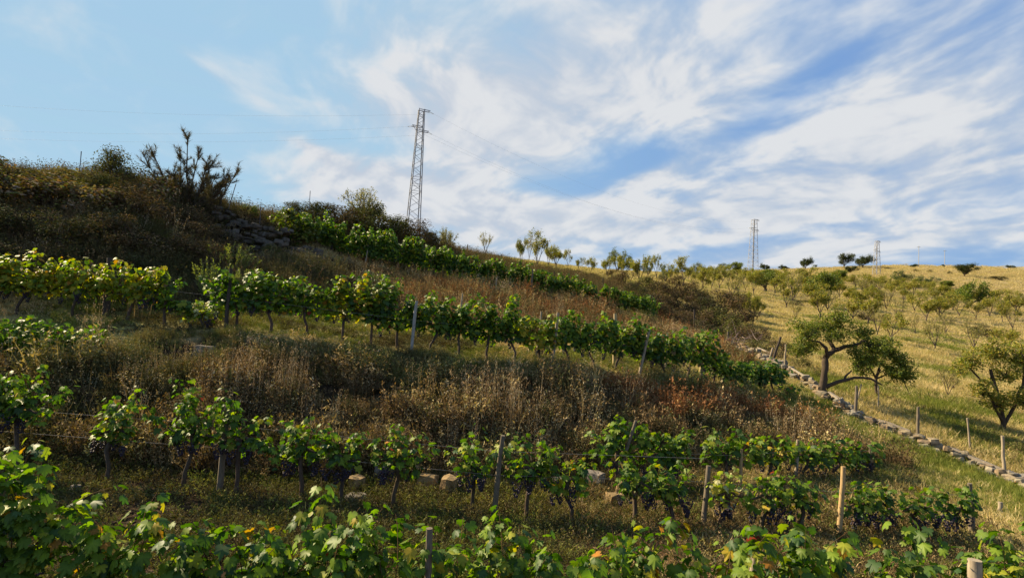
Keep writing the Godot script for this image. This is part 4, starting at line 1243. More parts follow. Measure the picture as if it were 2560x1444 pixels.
# one vine: a gnarled trunk that splits into two arms along the row, canes that rise from the arms and arch over, and a leaf on every joint
func vine(label: String, at: Vector3, turn: float, top: float, half: float, flag: String, arm_h: float, leaf_size: float, single: int, more: int, bunches: int, group: String) -> void:
	var t := thing("grape_vine", label, "grapevine", at, turn, group)
	var bark := vary(Color(0.115, 0.085, 0.062), 0.2)
	var mb := MB.new()
	var lean := Vector3(rr(-0.14, 0.14), 0, rr(-0.06, 0.06))
	var head := Vector3(lean.x, arm_h, lean.z)
	mb.tube([Vector3(0, -0.12, 0), Vector3(lean.x * 0.2 + rr(-0.03, 0.03), arm_h * 0.3, rr(-0.03, 0.03)), Vector3(lean.x * 0.9 + rr(-0.04, 0.04), arm_h * 0.66, rr(-0.03, 0.03)), head], [0.042, 0.03, 0.03, 0.034], 7, bark, true, 0.16, rng)
	part("trunk", mb.mesh(M["bark"]), t)
	var cords := []
	var woody := [0.0]
	for s in [-1.0, 1.0]:
		mb = MB.new()
		var w := half * rr(0.75, 1.0)
		var a := head
		var b := head + Vector3(s * w * 0.45, rr(-0.03, 0.06), rr(-0.04, 0.04))
		var e := head + Vector3(s * w, rr(-0.04, 0.06), rr(-0.05, 0.05))
		mb.tube([a, a.lerp(b, 0.5) + Vector3(0, 0.04, 0), b, b.lerp(e, 0.5) - Vector3(0, 0.02, 0), e], [0.028, 0.022, 0.019, 0.016, 0.012], 6, bark, true, 0.18, rng)
		part("arm", mb.mesh(M["bark"]), t)
		cords.append([a, b, e])
	var canes := MB.new()
	var total := single + more
	var shoots := maxi(6, int(half * 18.0))
	var where := []
	for k in shoots:
		var s := lerpf(-1.0, 1.0, (k + rr(0.2, 0.8)) / shoots)
		var cd: Array = cords[0 if s < 0.0 else 1]
		var u := absf(s)
		var p: Vector3 = cd[0].lerp(cd[1], u * 2.0) if u < 0.5 else cd[1].lerp(cd[2], u * 2.0 - 1.0)
		var rise := (top - arm_h) * (1.0 - 0.26 * s * s) * rr(0.75, 1.28)
		if flag == "t" and k == int(shoots / 2):
			rise = (top - arm_h) * 1.15
		var d := Vector3(s * 0.35 + rr(-0.25, 0.25), 1.0, rr(-0.3, 0.3)).normalized()
		if flag == "h" and k > shoots * 0.55:
			d = Vector3(0.9, 0.35, rr(-0.2, 0.2)).normalized()
		var pts := [p]
		var rad := [0.0055]
		var q := p
		var steps := 6
		for j in steps:
			q += d * (rise * 1.15 / steps)
			d = (d + Vector3(rr(-0.14, 0.14), (-0.1 if flag != "h" or k <= shoots * 0.55 else -0.42) - 0.04 * j, rr(-0.14, 0.14))).normalized()
			pts.append(q)
			rad.append(lerpf(0.005, 0.002, (j + 1.0) / steps))
		canes.tube(pts, rad, 4, Color(0.17, 0.10, 0.05) if rng.randf() < 0.6 else Color(0.12, 0.13, 0.04), false)
		var count := int(ceil(float(total) / shoots))
		for j in count:
			var v := (j + rr(0.0, 0.9)) / count
			var f := v * (pts.size() - 1)
			var i := mini(int(f), pts.size() - 2)
			var c: Vector3 = pts[i].lerp(pts[i + 1], f - i)
			where.append([c, v])
	part("canes", canes.mesh(M["bark"]), t).set_meta("kind", "stuff")
	for k in range(where.size() - 1, 0, -1):
		var j := rng.randi() % (k + 1)
		var tmp = where[k]
		where[k] = where[j]
		where[j] = tmp
	var rest := []
	for k in where.size():
		var c: Vector3 = where[k][0]
		var v: float = where[k][1]
		var an := rr(0, TAU)
		var out := Vector3(cos(an), 0, sin(an) * 1.15)
		var pet := rr(0.03, 0.11)
		var p := c + out * pet + Vector3(0, rr(-0.06, 0.03) - rr(0.0, 0.16) * (1.0 - v), 0)
		var nrm := (Vector3(0, 0.95, 0) + out * rr(0.2, 1.15) + rv() * 0.35).normalized()
		var dir := (out * 0.6 + Vector3(0, -0.75, 0) + rv() * 0.4)
		dir = (dir - nrm * dir.dot(nrm)).normalized()
		var size := leaf_size * rr(0.5, 1.25) * (1.08 - 0.3 * v)
		var b := Basis(nrm.cross(dir).normalized(), nrm, dir) * Basis.from_scale(Vector3(size, size, size))
		var y := c.y / top
		if k < single:
			var set: Array = leaf_meshes[pick_leaf(flag, y)]
			var o := part("leaf", set[rng.randi() % 3], t)
			o.transform = Transform3D(b, p)
		else:
			rest.append([Transform3D(b, p), vary(LEAF_COLORS[pick_leaf(flag, y)], 0.2)])
	if rest.size():
		var mm := MultiMesh.new()
		mm.transform_format = MultiMesh.TRANSFORM_3D
		mm.use_colors = true
		mm.mesh = white_leaves[rng.randi() % 3]
		mm.instance_count = rest.size()
		for k in rest.size():
			mm.set_instance_transform(k, rest[k][0])
			mm.set_instance_color(k, rest[k][1])
		var o := MultiMeshInstance3D.new()
		o.name = "foliage"
		o.multimesh = mm
		o.set_meta("kind", "stuff")
		t.add_child(o, true)
	for k in bunches:
		var cd: Array = cords[rng.randi() % 2]
		var u := rng.randf()
		var p: Vector3 = cd[0].lerp(cd[2], u) + Vector3(rr(-0.03, 0.03), rr(-0.1, 0.03) - 0.05, rr(0.0, 0.13))
		var o := part("grape_bunch", bunch_meshes[rng.randi() % 3], t)
		o.position = p
		o.rotation.y = rr(0, TAU)
		var s := rr(0.9, 1.45)
		o.scale = Vector3(s, s * rr(0.8, 1.2), s)

func vine_row(data: String, row: String, arm: float, leaf: float, per_m: float, single_most: int, bunches: int, group: String, spread := 0.56, tall := 1.0) -> void:
	var list := data.split(" ", false)
	var looks := {"n": "leafy green grapevine", "y": "yellowing grapevine", "m": "grapevine with scattered yellow leaves", "o": "orange-flecked grapevine", "t": "tall-shooted grapevine", "h": "drooping grapevine", "p": "small pale grapevine", "d": "dense dark grapevine"}
	var pts := []
	for s in list:
		var f: PackedStringArray = s.split(",")
		pts.append([float(f[0]), float(f[1]), float(f[2]) * tall * (0.88 if float(f[0]) < -6.0 and float(f[1]) > -14.0 and float(f[1]) < -12.0 else 0.88 if float(f[0]) < -5.0 and float(f[1]) < -22.0 else 1.0), float(f[3]), f[4]])
	for k in pts.size():
		var p: Array = pts[k]
		var a: Array = pts[maxi(k - 1, 0)]
		var b: Array = pts[mini(k + 1, pts.size() - 1)]
		var turn := atan2(-(b[1] - a[1]), b[0] - a[0])
		var total := int(per_m * p[3] * (p[2] - p[2] * arm) / 0.5)
		var single := mini(total, single_most)
		var label := "%s, %s from the left in %s" % [looks[p[4]], NTH[k], row]
		vine(label, Vector3(p[0], ground(p[0], p[1]), p[1]), turn, p[2], p[3] * spread, p[4], p[2] * arm, leaf, single, total - single, bunches, group)

func build_vineyard() -> void:
	make_leaves()
	vine_row("-3.86,-4.25,1.43,0.72,n -3.40,-4.25,1.47,0.78,y -2.59,-4.25,1.22,0.78,o -1.80,-4.25,1.19,0.84,n -1.23,-4.25,1.34,0.51,t -0.82,-4.25,1.18,0.45,n -0.42,-4.25,1.16,0.45,t 0.14,-4.25,1.29,0.57,y 0.58,-4.25,1.21,0.36,n 0.97,-4.26,1.28,0.51,n 1.60,-4.26,1.36,0.57,o 2.10,-4.27,1.36,0.57,n 2.66,-4.27,1.34,0.45,y 3.19,-4.28,1.36,0.57,n 3.73,-4.28,1.42,0.57,n 4.11,-4.28,1.46,0.60,n".replace("y", "m"), "the nearest row", 0.55, 0.1, 480.0, 300, 9, "vines of the nearest row", 0.47, 1.0)
	vine_row("-7.93,-8.60,1.47,0.97,n -7.13,-8.56,1.63,1.02,n -5.75,-8.49,1.21,0.66,y -4.59,-8.43,1.38,0.95,t -3.80,-8.39,1.35,0.65,h -2.83,-8.34,1.16,0.76,n -2.24,-8.31,1.09,0.53,n -1.51,-8.28,1.11,0.79,n -0.36,-8.22,1.11,0.49,n 0.41,-8.21,1.19,0.64,n 1.05,-8.24,0.94,0.64,o 1.92,-8.26,0.90,0.70,n 2.50,-8.28,0.84,0.70,n 3.14,-8.30,0.76,0.44,p 3.75,-8.32,0.74,0.70,n 4.31,-8.33,0.71,0.59,n 5.16,-8.41,0.72,0.71,n 5.72,-8.55,0.69,0.48,n 6.29,-8.69,0.63,0.67,n 7.04,-8.86,0.75,0.75,d".replace("y", "m"), "the second row", 0.58, 0.1, 265.0, 240, 6, "vines of the second row", 0.45)
	vine_row("1.96,-9.88,0.99,0.77,n 2.65,-10.03,0.92,0.64,n 3.11,-10.16,0.91,0.64,n 4.06,-10.43,0.92,0.81,n 4.98,-10.76,0.73,0.99,y 5.76,-11.04,0.67,0.70,n 6.44,-11.21,0.69,0.79,n 7.18,-11.39,0.69,0.56,n".replace("y", "m"), "the short row", 0.5, 0.115, 250.0, 200, 4, "vines of the short row")
	vine_row("-9.9,-11.3,0.95,1.1,n -9.0,-11.2,0.9,1.0,n -8.3,-11.15,0.75,0.8,n", "the low shaded clump", 0.25, 0.11, 260.0, 120, 1, "vines of the low clump", 0.56, 0.9)
	vine_row("-12.17,-13.00,1.49,1.19,y -11.23,-12.97,1.55,1.19,y -9.90,-12.92,1.48,1.05,y -8.61,-12.85,1.45,1.04,y -7.70,-12.79,1.34,0.72,h -6.81,-12.68,0.73,0.71,p -6.05,-12.64,1.36,0.98,n -5.36,-12.82,1.38,0.95,n -4.60,-13.02,1.39,1.01,n -3.82,-13.17,1.45,0.74,y -3.19,-13.26,1.62,0.93,n -2.57,-13.35,1.29,1.03,n -1.84,-13.45,1.38,0.95,n -1.18,-13.53,1.36,0.86,n -0.50,-13.63,1.31,0.86,n 0.17,-13.86,1.42,0.78,t 0.79,-14.06,1.07,0.69,y 1.55,-14.31,1.31,0.91,n 2.19,-14.51,1.28,0.82,n 2.78,-14.70,1.42,0.93,n 3.46,-14.92,1.28,0.84,n 4.18,-15.19,1.10,0.96,n 4.90,-15.45,1.36,1.09,n 5.74,-15.77,0.99,0.67,n 6.81,-16.21,0.87,1.26,d 7.72,-16.57,0.91,0.93,d 8.37,-16.79,0.40,0.41,n", "the middle terrace row", 0.48, 0.112, 430.0, 80, 4, "vines of the middle terrace row", 0.6, 0.97)
	vine_row("-8.48,-22.49,1.11,0.87,n -8.00,-22.93,1.30,0.89,n -7.47,-23.38,1.36,0.91,n -6.89,-23.74,1.36,0.92,n -6.30,-24.11,1.48,0.76,n -5.67,-24.39,1.41,0.77,n -5.00,-24.58,1.37,0.78,n -4.41,-24.75,1.28,0.78,n -3.81,-24.91,1.23,0.79,n -3.12,-25.13,1.18,0.80,n -2.42,-25.38,1.16,0.80,n -1.71,-25.63,1.14,0.81,n -1.08,-25.84,1.14,0.82,n -0.44,-26.05,1.16,0.83,n 0.22,-26.27,1.15,0.83,n 0.89,-26.50,1.11,0.84,n 1.57,-26.81,1.05,0.85,n 2.27,-27.13,1.05,0.86,n 2.88,-27.41,1.02,0.87,n 3.51,-27.76,0.97,0.88,n 4.18,-28.25,0.94,0.90,n 4.87,-28.76,0.95,0.91,n 5.54,-29.25,0.97,0.93,n 6.23,-29.86,0.95,0.95,n 6.89,-30.44,0.97,0.96,n 7.58,-31.06,1.00,0.98,n", "the top terrace row", 0.36, 0.12, 480.0, 0, 1, "vines of the top terrace row", 0.68, 1.12)

# ---------------------------------------------------------------- posts
func post(called: String, label: String, category: String, x: float, z: float, h: float, r: float, lean: Vector2, col: Color, group: String) -> void:
	var mb := MB.new()
	var pts := []
	var rad := []
	var off := Vector3(lean.x, 0, lean.y) * h
	for k in 6:
		var t := k / 5.0
		pts.append(Vector3(0, -0.15, 0).lerp(Vector3(0, h, 0) + off, t) + Vector3(rr(-0.01, 0.01), 0, rr(-0.01, 0.01)) * (1.0 if r > 0.02 else 0.2))
		rad.append(r * 0.8 * lerpf(1.1, 0.88, t) * rr(0.9, 1.1))
	mb.tube(pts, rad, 8, col, true, 0.05, rng)
	solo(called, mb.mesh(M["wood"]), label, category, Vector3(x, ground(x, z), z), group)

func build_posts() -> void:
	var grey := Color(0.20, 0.165, 0.125)
	var pale := Color(0.40, 0.33, 0.24)
	var tan_wood := Color(0.52, 0.36, 0.18)
	var dark := Color(0.085, 0.07, 0.055)
	var steel := Color(0.20, 0.20, 0.24)
	var g := "wooden posts of the vine trellises"
	for p in [
		[-3.75, -4.3, 1.5, 0.062, 0.06, "thick brown post among the leaves of the nearest row", grey], [-0.47, -4.15, 1.32, 0.034, 0.03, "slim grey post in the nearest row, between two leafy vines", grey], [1.83, -4.25, 1.38, 0.04, 0.07, "pale straight post standing above the leaves of the nearest row", pale], [3.37, -4.1, 1.36, 0.06, 0.05, "stout pale post in the nearest row at the picture's corner", pale],
		[-4.07, -8.43, 1.33, 0.055, 0.05, "grey post in the second row with a hanging green shoot beside it", grey], [-0.08, -8.12, 1.18, 0.05, 0.1, "leaning bare grey post in the second row beside a narrow vine", grey], [2.95, -8.36, 0.85, 0.05, 0.09, "grey post in the second row beside the small pale vine", grey], [4.86, -8.3, 0.98, 0.045, 0.1, "orange-brown split post in the second row", tan_wood], [7.35, -9.0, 0.8, 0.05, -0.03, "short grey post at the end of the second row", grey],
		[1.95, -9.95, 1.05, 0.04, 0.35, "slanting stake wrapped in leaves at the start of the short row", grey], [4.3, -10.4, 0.62, 0.035, 0.05, "thin orange-brown stake in the short row", tan_wood], [5.6, -10.98, 0.7, 0.04, 0.06, "pale grey stake in the middle of the short row", pale], [7.3, -11.4, 0.62, 0.045, -0.02, "forked grey post at the end of the short row", grey],
		[-9.3, -13.1, 1.32, 0.085, 0.02, "wide dark post among yellow vines at the end of the middle terrace row", dark], [-6.2, -12.5, 1.36, 0.05, 0.02, "dark grey post in the middle terrace row by the first green vine", dark], [-2.25, -13.2, 1.17, 0.05, 0.08, "leaning pale post in the middle terrace row, white near its foot", Color(0.42, 0.40, 0.37)], [1.1, -14.1, 1.28, 0.05, 0.09, "tall leaning tan post in the middle terrace row", pale], [3.4, -14.8, 1.2, 0.05, 0.22, "strongly slanting tan post in the middle terrace row", pale], [5.3, -15.6, 1.25, 0.06, 0.02, "thick yellowish post near the end of the middle terrace row", Color(0.5, 0.39, 0.22)], [0.75, -15.0, 1.15, 0.035, 0.09, "thin grey stake behind the tall leaning tan post", pale], [4.6, -16.6, 1.05, 0.035, 0.03, "thin stake rising from the leaves behind the slanting post", pale], [-1.35, -15.2, 1.3, 0.03, 0.05, "short stake tip showing behind the middle terrace row", pale], [2.9, -15.5, 1.4, 0.06, 0.0, "pale sawn post behind the thick leaves of the middle terrace row", Color(0.5, 0.39, 0.22)],
		[-9.0, -22.1, 1.15, 0.06, 0.03, "grey post at the near end of the top terrace row", grey], [-3.5, -25.0, 1.32, 0.06, 0.03, "black post before the top terrace row", dark], [0.9, -26.1, 1.25, 0.055, 0.02, "grey post in the middle of the top terrace row", grey], [-0.7, -24.6, 0.75, 0.045, 0.05, "short pale stake below the top terrace row", pale], [4.0, -28.6, 0.95, 0.05, 0.02, "grey post in the lower half of the top terrace row", grey], [5.7, -30.0, 0.95, 0.05, 0.02, "grey post near the lower end of the top terrace row", grey], [8.1, -32.4, 1.2, 0.05, 0.0, "thin post at the very end of the top terrace row", dark], [-6.3, -24.0, 1.0, 0.035, 0.1, "slanting pale stake under the top terrace vines", pale], [-1.7, -27.0, 0.9, 0.05, 0.0, "dark post just behind the top terrace row", dark]]:
		post("wooden_post", p[5], "post", p[0], p[1], p[2], p[3], Vector2(p[4] - 0.03, rr(-0.03, 0.03)), p[6], g)
	var f := "fence posts along the upper edge of the vineyard"
	for p in [[-4.9, -32.1, 0.7, 0.05, "dark stump of a fence post beside the pylon mound", dark], [-3.9, -32.3, 0.8, 0.045, "grey fence post under the bushy little tree on the ridge", grey], [-3.6, -42.8, 0.85, 0.05, "thin fence post on the ridge past the bushy little tree", grey], [-1.9, -46.0, 0.75, 0.05, "dark fence post on the grassy ridge beside a half-bare tree", dark], [-1.0, -46.9, 0.5, 0.05, "short fence post low on the grassy ridge", dark], [-16.4, -20.9, 1.0, 0.022, "thin metal fence rod rising above the brambles", steel], [-11.2, -21.2, 0.75, 0.06, "dark wooden post stump on top of the retaining wall", dark], [-11.0, -21.4, 1.0, 0.02, "slanting thin metal rod on top of the retaining wall", steel], [-10.0, -22.0, 0.9, 0.02, "thin metal rod beside the green sapling", steel], [-9.5, -25.8, 1.5, 0.02, "thin bluish metal rod between the sapling and the mound", steel], [2.5, -34.1, 0.7, 0.045, "dark fence post in the shade above the top vine row", dark], [3.5, -34.8, 0.7, 0.045, "weathered fence post above the top vine row, near the scrub belt", grey], [5.8, -36.3, 0.85, 0.045, "fence post at the start of the scrub belt", dark], [9.8, -30.2, 1.45, 0.06, "tall dark post at the edge of the scrub belt", dark]]:
		post("fence_post", p[4], "post", p[0], p[1], p[2], p[3], Vector2(rr(-0.05, 0.05) + (0.25 if "slanting" in p[4] else 0.0), 0), p[5], f)
	f = "stakes along the low stone wall"
	for p in [[10.2, -21.0, 1.0, 0.04, 0.0, "pale straight stake by the wall behind the last vines", pale], [10.8, -23.4, 1.05, 0.06, 0.35, "dark charred stake leaning over the wall", dark], [10.6, -23.2, 0.6, 0.05, 0.25, "pale broken stump leaning beside the charred stake", pale], [9.75, -15.95, 0.92, 0.05, 0.02, "grey post at the wall in front of the round tree", grey], [11.0, -16.9, 0.75, 0.025, 0.0, "thin pale stick in the grass under the round tree", pale], [10.7, -17.5, 0.6, 0.025, 0.25, "thin slanting stick beyond the wall", pale], [10.6, -14.7, 0.95, 0.05, -0.02, "dark grey fence post rising from the wall below the round tree", grey], [11.95, -14.7, 0.9, 0.028, -0.1, "thin crooked stick in the grass beyond the wall", pale], [11.6, -13.3, 0.98, 0.045, -0.02, "pale fence post at the end of the long beam", pale], [10.9, -28.4, 0.75, 0.06, 0.0, "grey post where the wall meets the scrub", grey], [8.9, -10.3, 0.22, 0.05, 0.05, "low pale stump in the grass past the second row", pale]]:
		post("stake", p[5], "stake", p[0], p[1], p[2], p[3], Vector2(p[4], rr(-0.04, 0.04)), p[6], f)
	# trellis wires
	for w in [["lower wire of the second row's trellis", 0.62, [[-8.0, -8.6], [-4.07, -8.43], [-0.08, -8.12], [2.95, -8.36], [4.86, -8.3], [7.35, -9.0]]], ["upper wire of the second row's trellis", 0.95, [[-8.0, -8.6], [-4.07, -8.43], [-0.08, -8.12], [2.95, -8.36]]], ["wire of the middle terrace row's trellis", 0.72, [[-12.0, -13.0], [-9.3, -13.1], [-6.2, -12.5], [-2.25, -13.2], [1.1, -14.1], [3.4, -14.8], [5.3, -15.6], [7.9, -16.6]]], ["wire of the short row's trellis", 0.5, [[1.95, -9.95], [4.3, -10.4], [5.6, -10.98], [7.3, -11.4]]]]:
		var mb := MB.new()
		var pts := []
		var rad := []
		var o := Vector3(w[2][0][0], ground(w[2][0][0], w[2][0][1]), w[2][0][1])
		for q in w[2]:
			pts.append(Vector3(q[0], ground(q[0], q[1]) + w[1], q[1]) - o)
			rad.append(0.002)
		mb.tube(pts, rad, 5, Color(0.3, 0.27, 0.25))
		solo("trellis_wire", mb.mesh(M["cable"]), w[0], "wire", o, "trellis wires")

# ---------------------------------------------------------------- weeds and grass
func oat_mesh(stems: int, height: float, spread: float) -> MB:
	var mb := MB.new()
	for k in stems:
		var an := rr(0, TAU)
		var p := Vector3(cos(an) * rr(0, 0.12), -0.03, sin(an) * rr(0, 0.12))
		var h := height * rr(0.5, 1.05)
		var e := p + Vector3(cos(an) * rr(0.0, spread) * h, h, sin(an) * rr(0.0, spread) * h)
		var col := mix3([Color(0.48, 0.36, 0.18), Color(0.38, 0.27, 0.13), Color(0.54, 0.43, 0.25)])
		mb.blade(p, e, rv().cross(Vector3.UP).normalized() * 0.0035, rv() * 0.05, col, col)
		for j in 9:
			var b := p.lerp(e, rr(0.55, 1.03))
			var dir := Vector3(rr(-1, 1), rr(-0.9, 0.5), rr(-1, 1)).normalized()
			mb.leaf(b + dir * rr(0.01, 0.05), (dir + Vector3(0, -0.6, 0)).normalized(), rv().normalized(), rr(0.022, 0.042), 0.013, mix3([Color(0.52, 0.42, 0.26), Color(0.44, 0.33, 0.19), Color(0.58, 0.49, 0.35)]))
	return mb

func oat_clump(stems: int, height: float, spread: float, heads: bool) -> Array:
	var st := MB.new()
	var hd := MB.new()
	for k in stems:
		var an := rr(0, TAU)
		var r := sqrt(rng.randf()) * spread * 0.35
		var p := Vector3(cos(an) * r, -0.03, sin(an) * r)
		var h := height * rr(0.55, 1.05)
		var e := p + Vector3(cos(an) * rr(0.0, 0.3) * h + rr(-0.08, 0.1) * h, h, sin(an) * rr(0.0, 0.3) * h)
		var side := rv().cross(Vector3.UP).normalized() * 0.0045
		var col := mix3([Color(0.48, 0.36, 0.18), Color(0.38, 0.27, 0.13), Color(0.54, 0.43, 0.25), Color(0.30, 0.21, 0.12)])
		st.blade(p, e, side, rv() * 0.03, col, col)
		if heads:
			for j in 12:
				var t := rr(0.5, 1.02)
				var b := p.lerp(e, t)
				var dir := (Vector3(rr(-1, 1), rr(-0.9, 0.5), rr(-1, 1))).normalized()
				var c := b + dir * rr(0.01, 0.06)
				hd.leaf(c, (dir + Vector3(0, -0.6, 0)).normalized(), rv().normalized(), rr(0.022, 0.042), 0.014, mix3([Color(0.52, 0.42, 0.26), Color(0.44, 0.33, 0.19), Color(0.58, 0.49, 0.35), Color(0.34, 0.24, 0.14)]))
	return [st.mesh(M["dry_plant"]), hd.mesh(M["dry_plant"])] if heads else [st.mesh(M["dry_plant"])]

func build_tall_weeds() -> void:
	var protos := []
	for k in 5:
		protos.append(oat_clump(26, 1.0, 1.6, true))
	var n := 0
	for s in (
		"-5.2,-10.4,0.88,0.29,t -4.8,-10.4,1.32,0.44,t -4.5,-10.6,1.12,0.45,t -4.1,-10.6,1.27,0.37,t -5.9,-10.9,0.69,0.31,t -6.3,-10.7,0.83,0.30,t -3.9,-10.8,0.99,0.30,t -3.3,-10.4,0.81,0.44,t -8.1,-11.2,1.18,0.47,t -6.8,-10.5,0.67,0.30,t -1.7,-11.7,0.62,0.49,t -0.6,-10.8,1.29,0.46,t " +
		"0.1,-11.1,1.48,0.47,t 0.4,-11.0,1.55,0.46,t -0.2,-11.3,0.95,0.48,t 2.6,-13.1,0.65,0.55,t 3.9,-13.1,0.56,0.46,t 6.5,-13.3,0.94,0.56,t 6.5,-12.9,0.82,0.55,t 7.1,-13.3,0.56,0.56,t -8.6,-13.2,0.74,0.37,t -4.7,-9.8,0.83,0.28,t -0.7,-10.2,0.86,0.36,t 0.6,-10.3,1.02,0.36,t " +
		"-10.8,-14.0,0.59,0.49,t "
	).split(" ", false):
		var f: PackedStringArray = s.split(",")
		var x := float(f[0])
		var z := float(f[1])
		var place := "beside the hanging green shoot" if x < -3.5 and z > -12.0 else "below the leaning bare post" if x < 1.0 and z > -12.0 else "near the end of the scrubby bank" if x > 5.0 else "on the middle of the bank"
		var t := thing("dry_weed", "tall dry weed clump %s, %s along the bank" % [place, NTH[n]], "weed", Vector3(x, ground(x, z), z), rr(0, TAU), "tall dry weed clumps on the bank")
		var pr: Array = protos[n % 5]
		for k in 2:
			var o := part(["stalks", "seed_heads"][k], pr[k], t)
			o.set_meta("kind", "stuff")
			o.scale = Vector3(float(f[3]) * 1.5, float(f[2]) * 1.15, float(f[3]) * 1.3)
		n += 1

func grass_tuft(blades: int, height: float, spread: float, width: float, bend: float) -> ArrayMesh:
	var mb := MB.new()
	for k in blades:
		var an := rr(0, TAU)
		var r := sqrt(rng.randf()) * spread
		var p := Vector3(cos(an) * r, -0.02, sin(an) * r)
		var h := height * rr(0.45, 1.1)
		var o := Vector3(rr(-1, 1), 0, rr(-1, 1)) * bend * h
		var tip := p + o + Vector3(0, h, 0)
		var side := Vector3(cos(an * 3.0), 0, sin(an * 3.0)) * width
		var g := rr(0.8, 1.2)
		var c := Color(g, g, g)
		mb.blade(p, tip, side, -o * 0.25, c, Color(g * 1.15, g * 1.1, g))
	return mb.mesh(M["grass"])

func weed_tuft(stems: int, height: float, spread: float, leaf: float, per: int) -> ArrayMesh:
	var mb := MB.new()
	for k in stems:
		var an := rr(0, TAU)
		var r := sqrt(rng.randf()) * spread * 0.5
		var p := Vector3(cos(an) * r, -0.03, sin(an) * r)
		var e := p + Vector3(cos(an) * rr(0.0, 0.6) * spread, height * rr(0.5, 1.1), sin(an) * rr(0.0, 0.6) * spread)
		var g := rr(0.75, 1.2)
		mb.blade(p, e, rv().normalized() * 0.004, rv() * 0.03, Color(g, g * 0.95, g * 0.9), Color(g, g, g))
		for j in per:
			var t := rr(0.2, 1.05)
			var dir := (rv() + Vector3(0, 0.4, 0)).normalized()
			var g2 := rr(0.7, 1.3)
			mb.leaf(p.lerp(e, t) + rv() * 0.015, dir, rv().normalized(), leaf * rr(0.6, 1.4), leaf * 0.42, Color(g2, g2 * rr(0.92, 1.06), g2 * 0.95))
	return mb.mesh(M["weed"])

func scatter(called: String, label: String, mesh: Mesh, tries: int, area: Callable) -> void:
	var tr := []
	var co := []
	for k in tries:
		var r: Array = area.call()
		if r.is_empty():
			continue
		var x: float = r[0]
		var z: float = r[1]
		var s: float = r[2] * rr(0.7, 1.3)
		var b := Basis.from_euler(Vector3(rr(-0.15, 0.15), rr(0, TAU), rr(-0.15, 0.15))).scaled_local(Vector3(s, s * rr(0.75, 1.25), s))
		tr.append(Transform3D(b, Vector3(x, ground(x, z), z)))
		co.append(r[3])
	var mm := MultiMesh.new()
	mm.transform_format = MultiMesh.TRANSFORM_3D
	mm.use_colors = true
	mm.mesh = mesh
	mm.instance_count = tr.size()
	for k in tr.size():
		mm.set_instance_transform(k, tr[k])
		mm.set_instance_color(k, co[k])
	var o := MultiMeshInstance3D.new()
	o.name = numbered(called)
	o.multimesh = mm
	add_child(o)
	tag(o, label, "", "", "stuff")

func in_view(x: float, d: float) -> bool:
	return absf(x) < d * 0.98 + 2.5

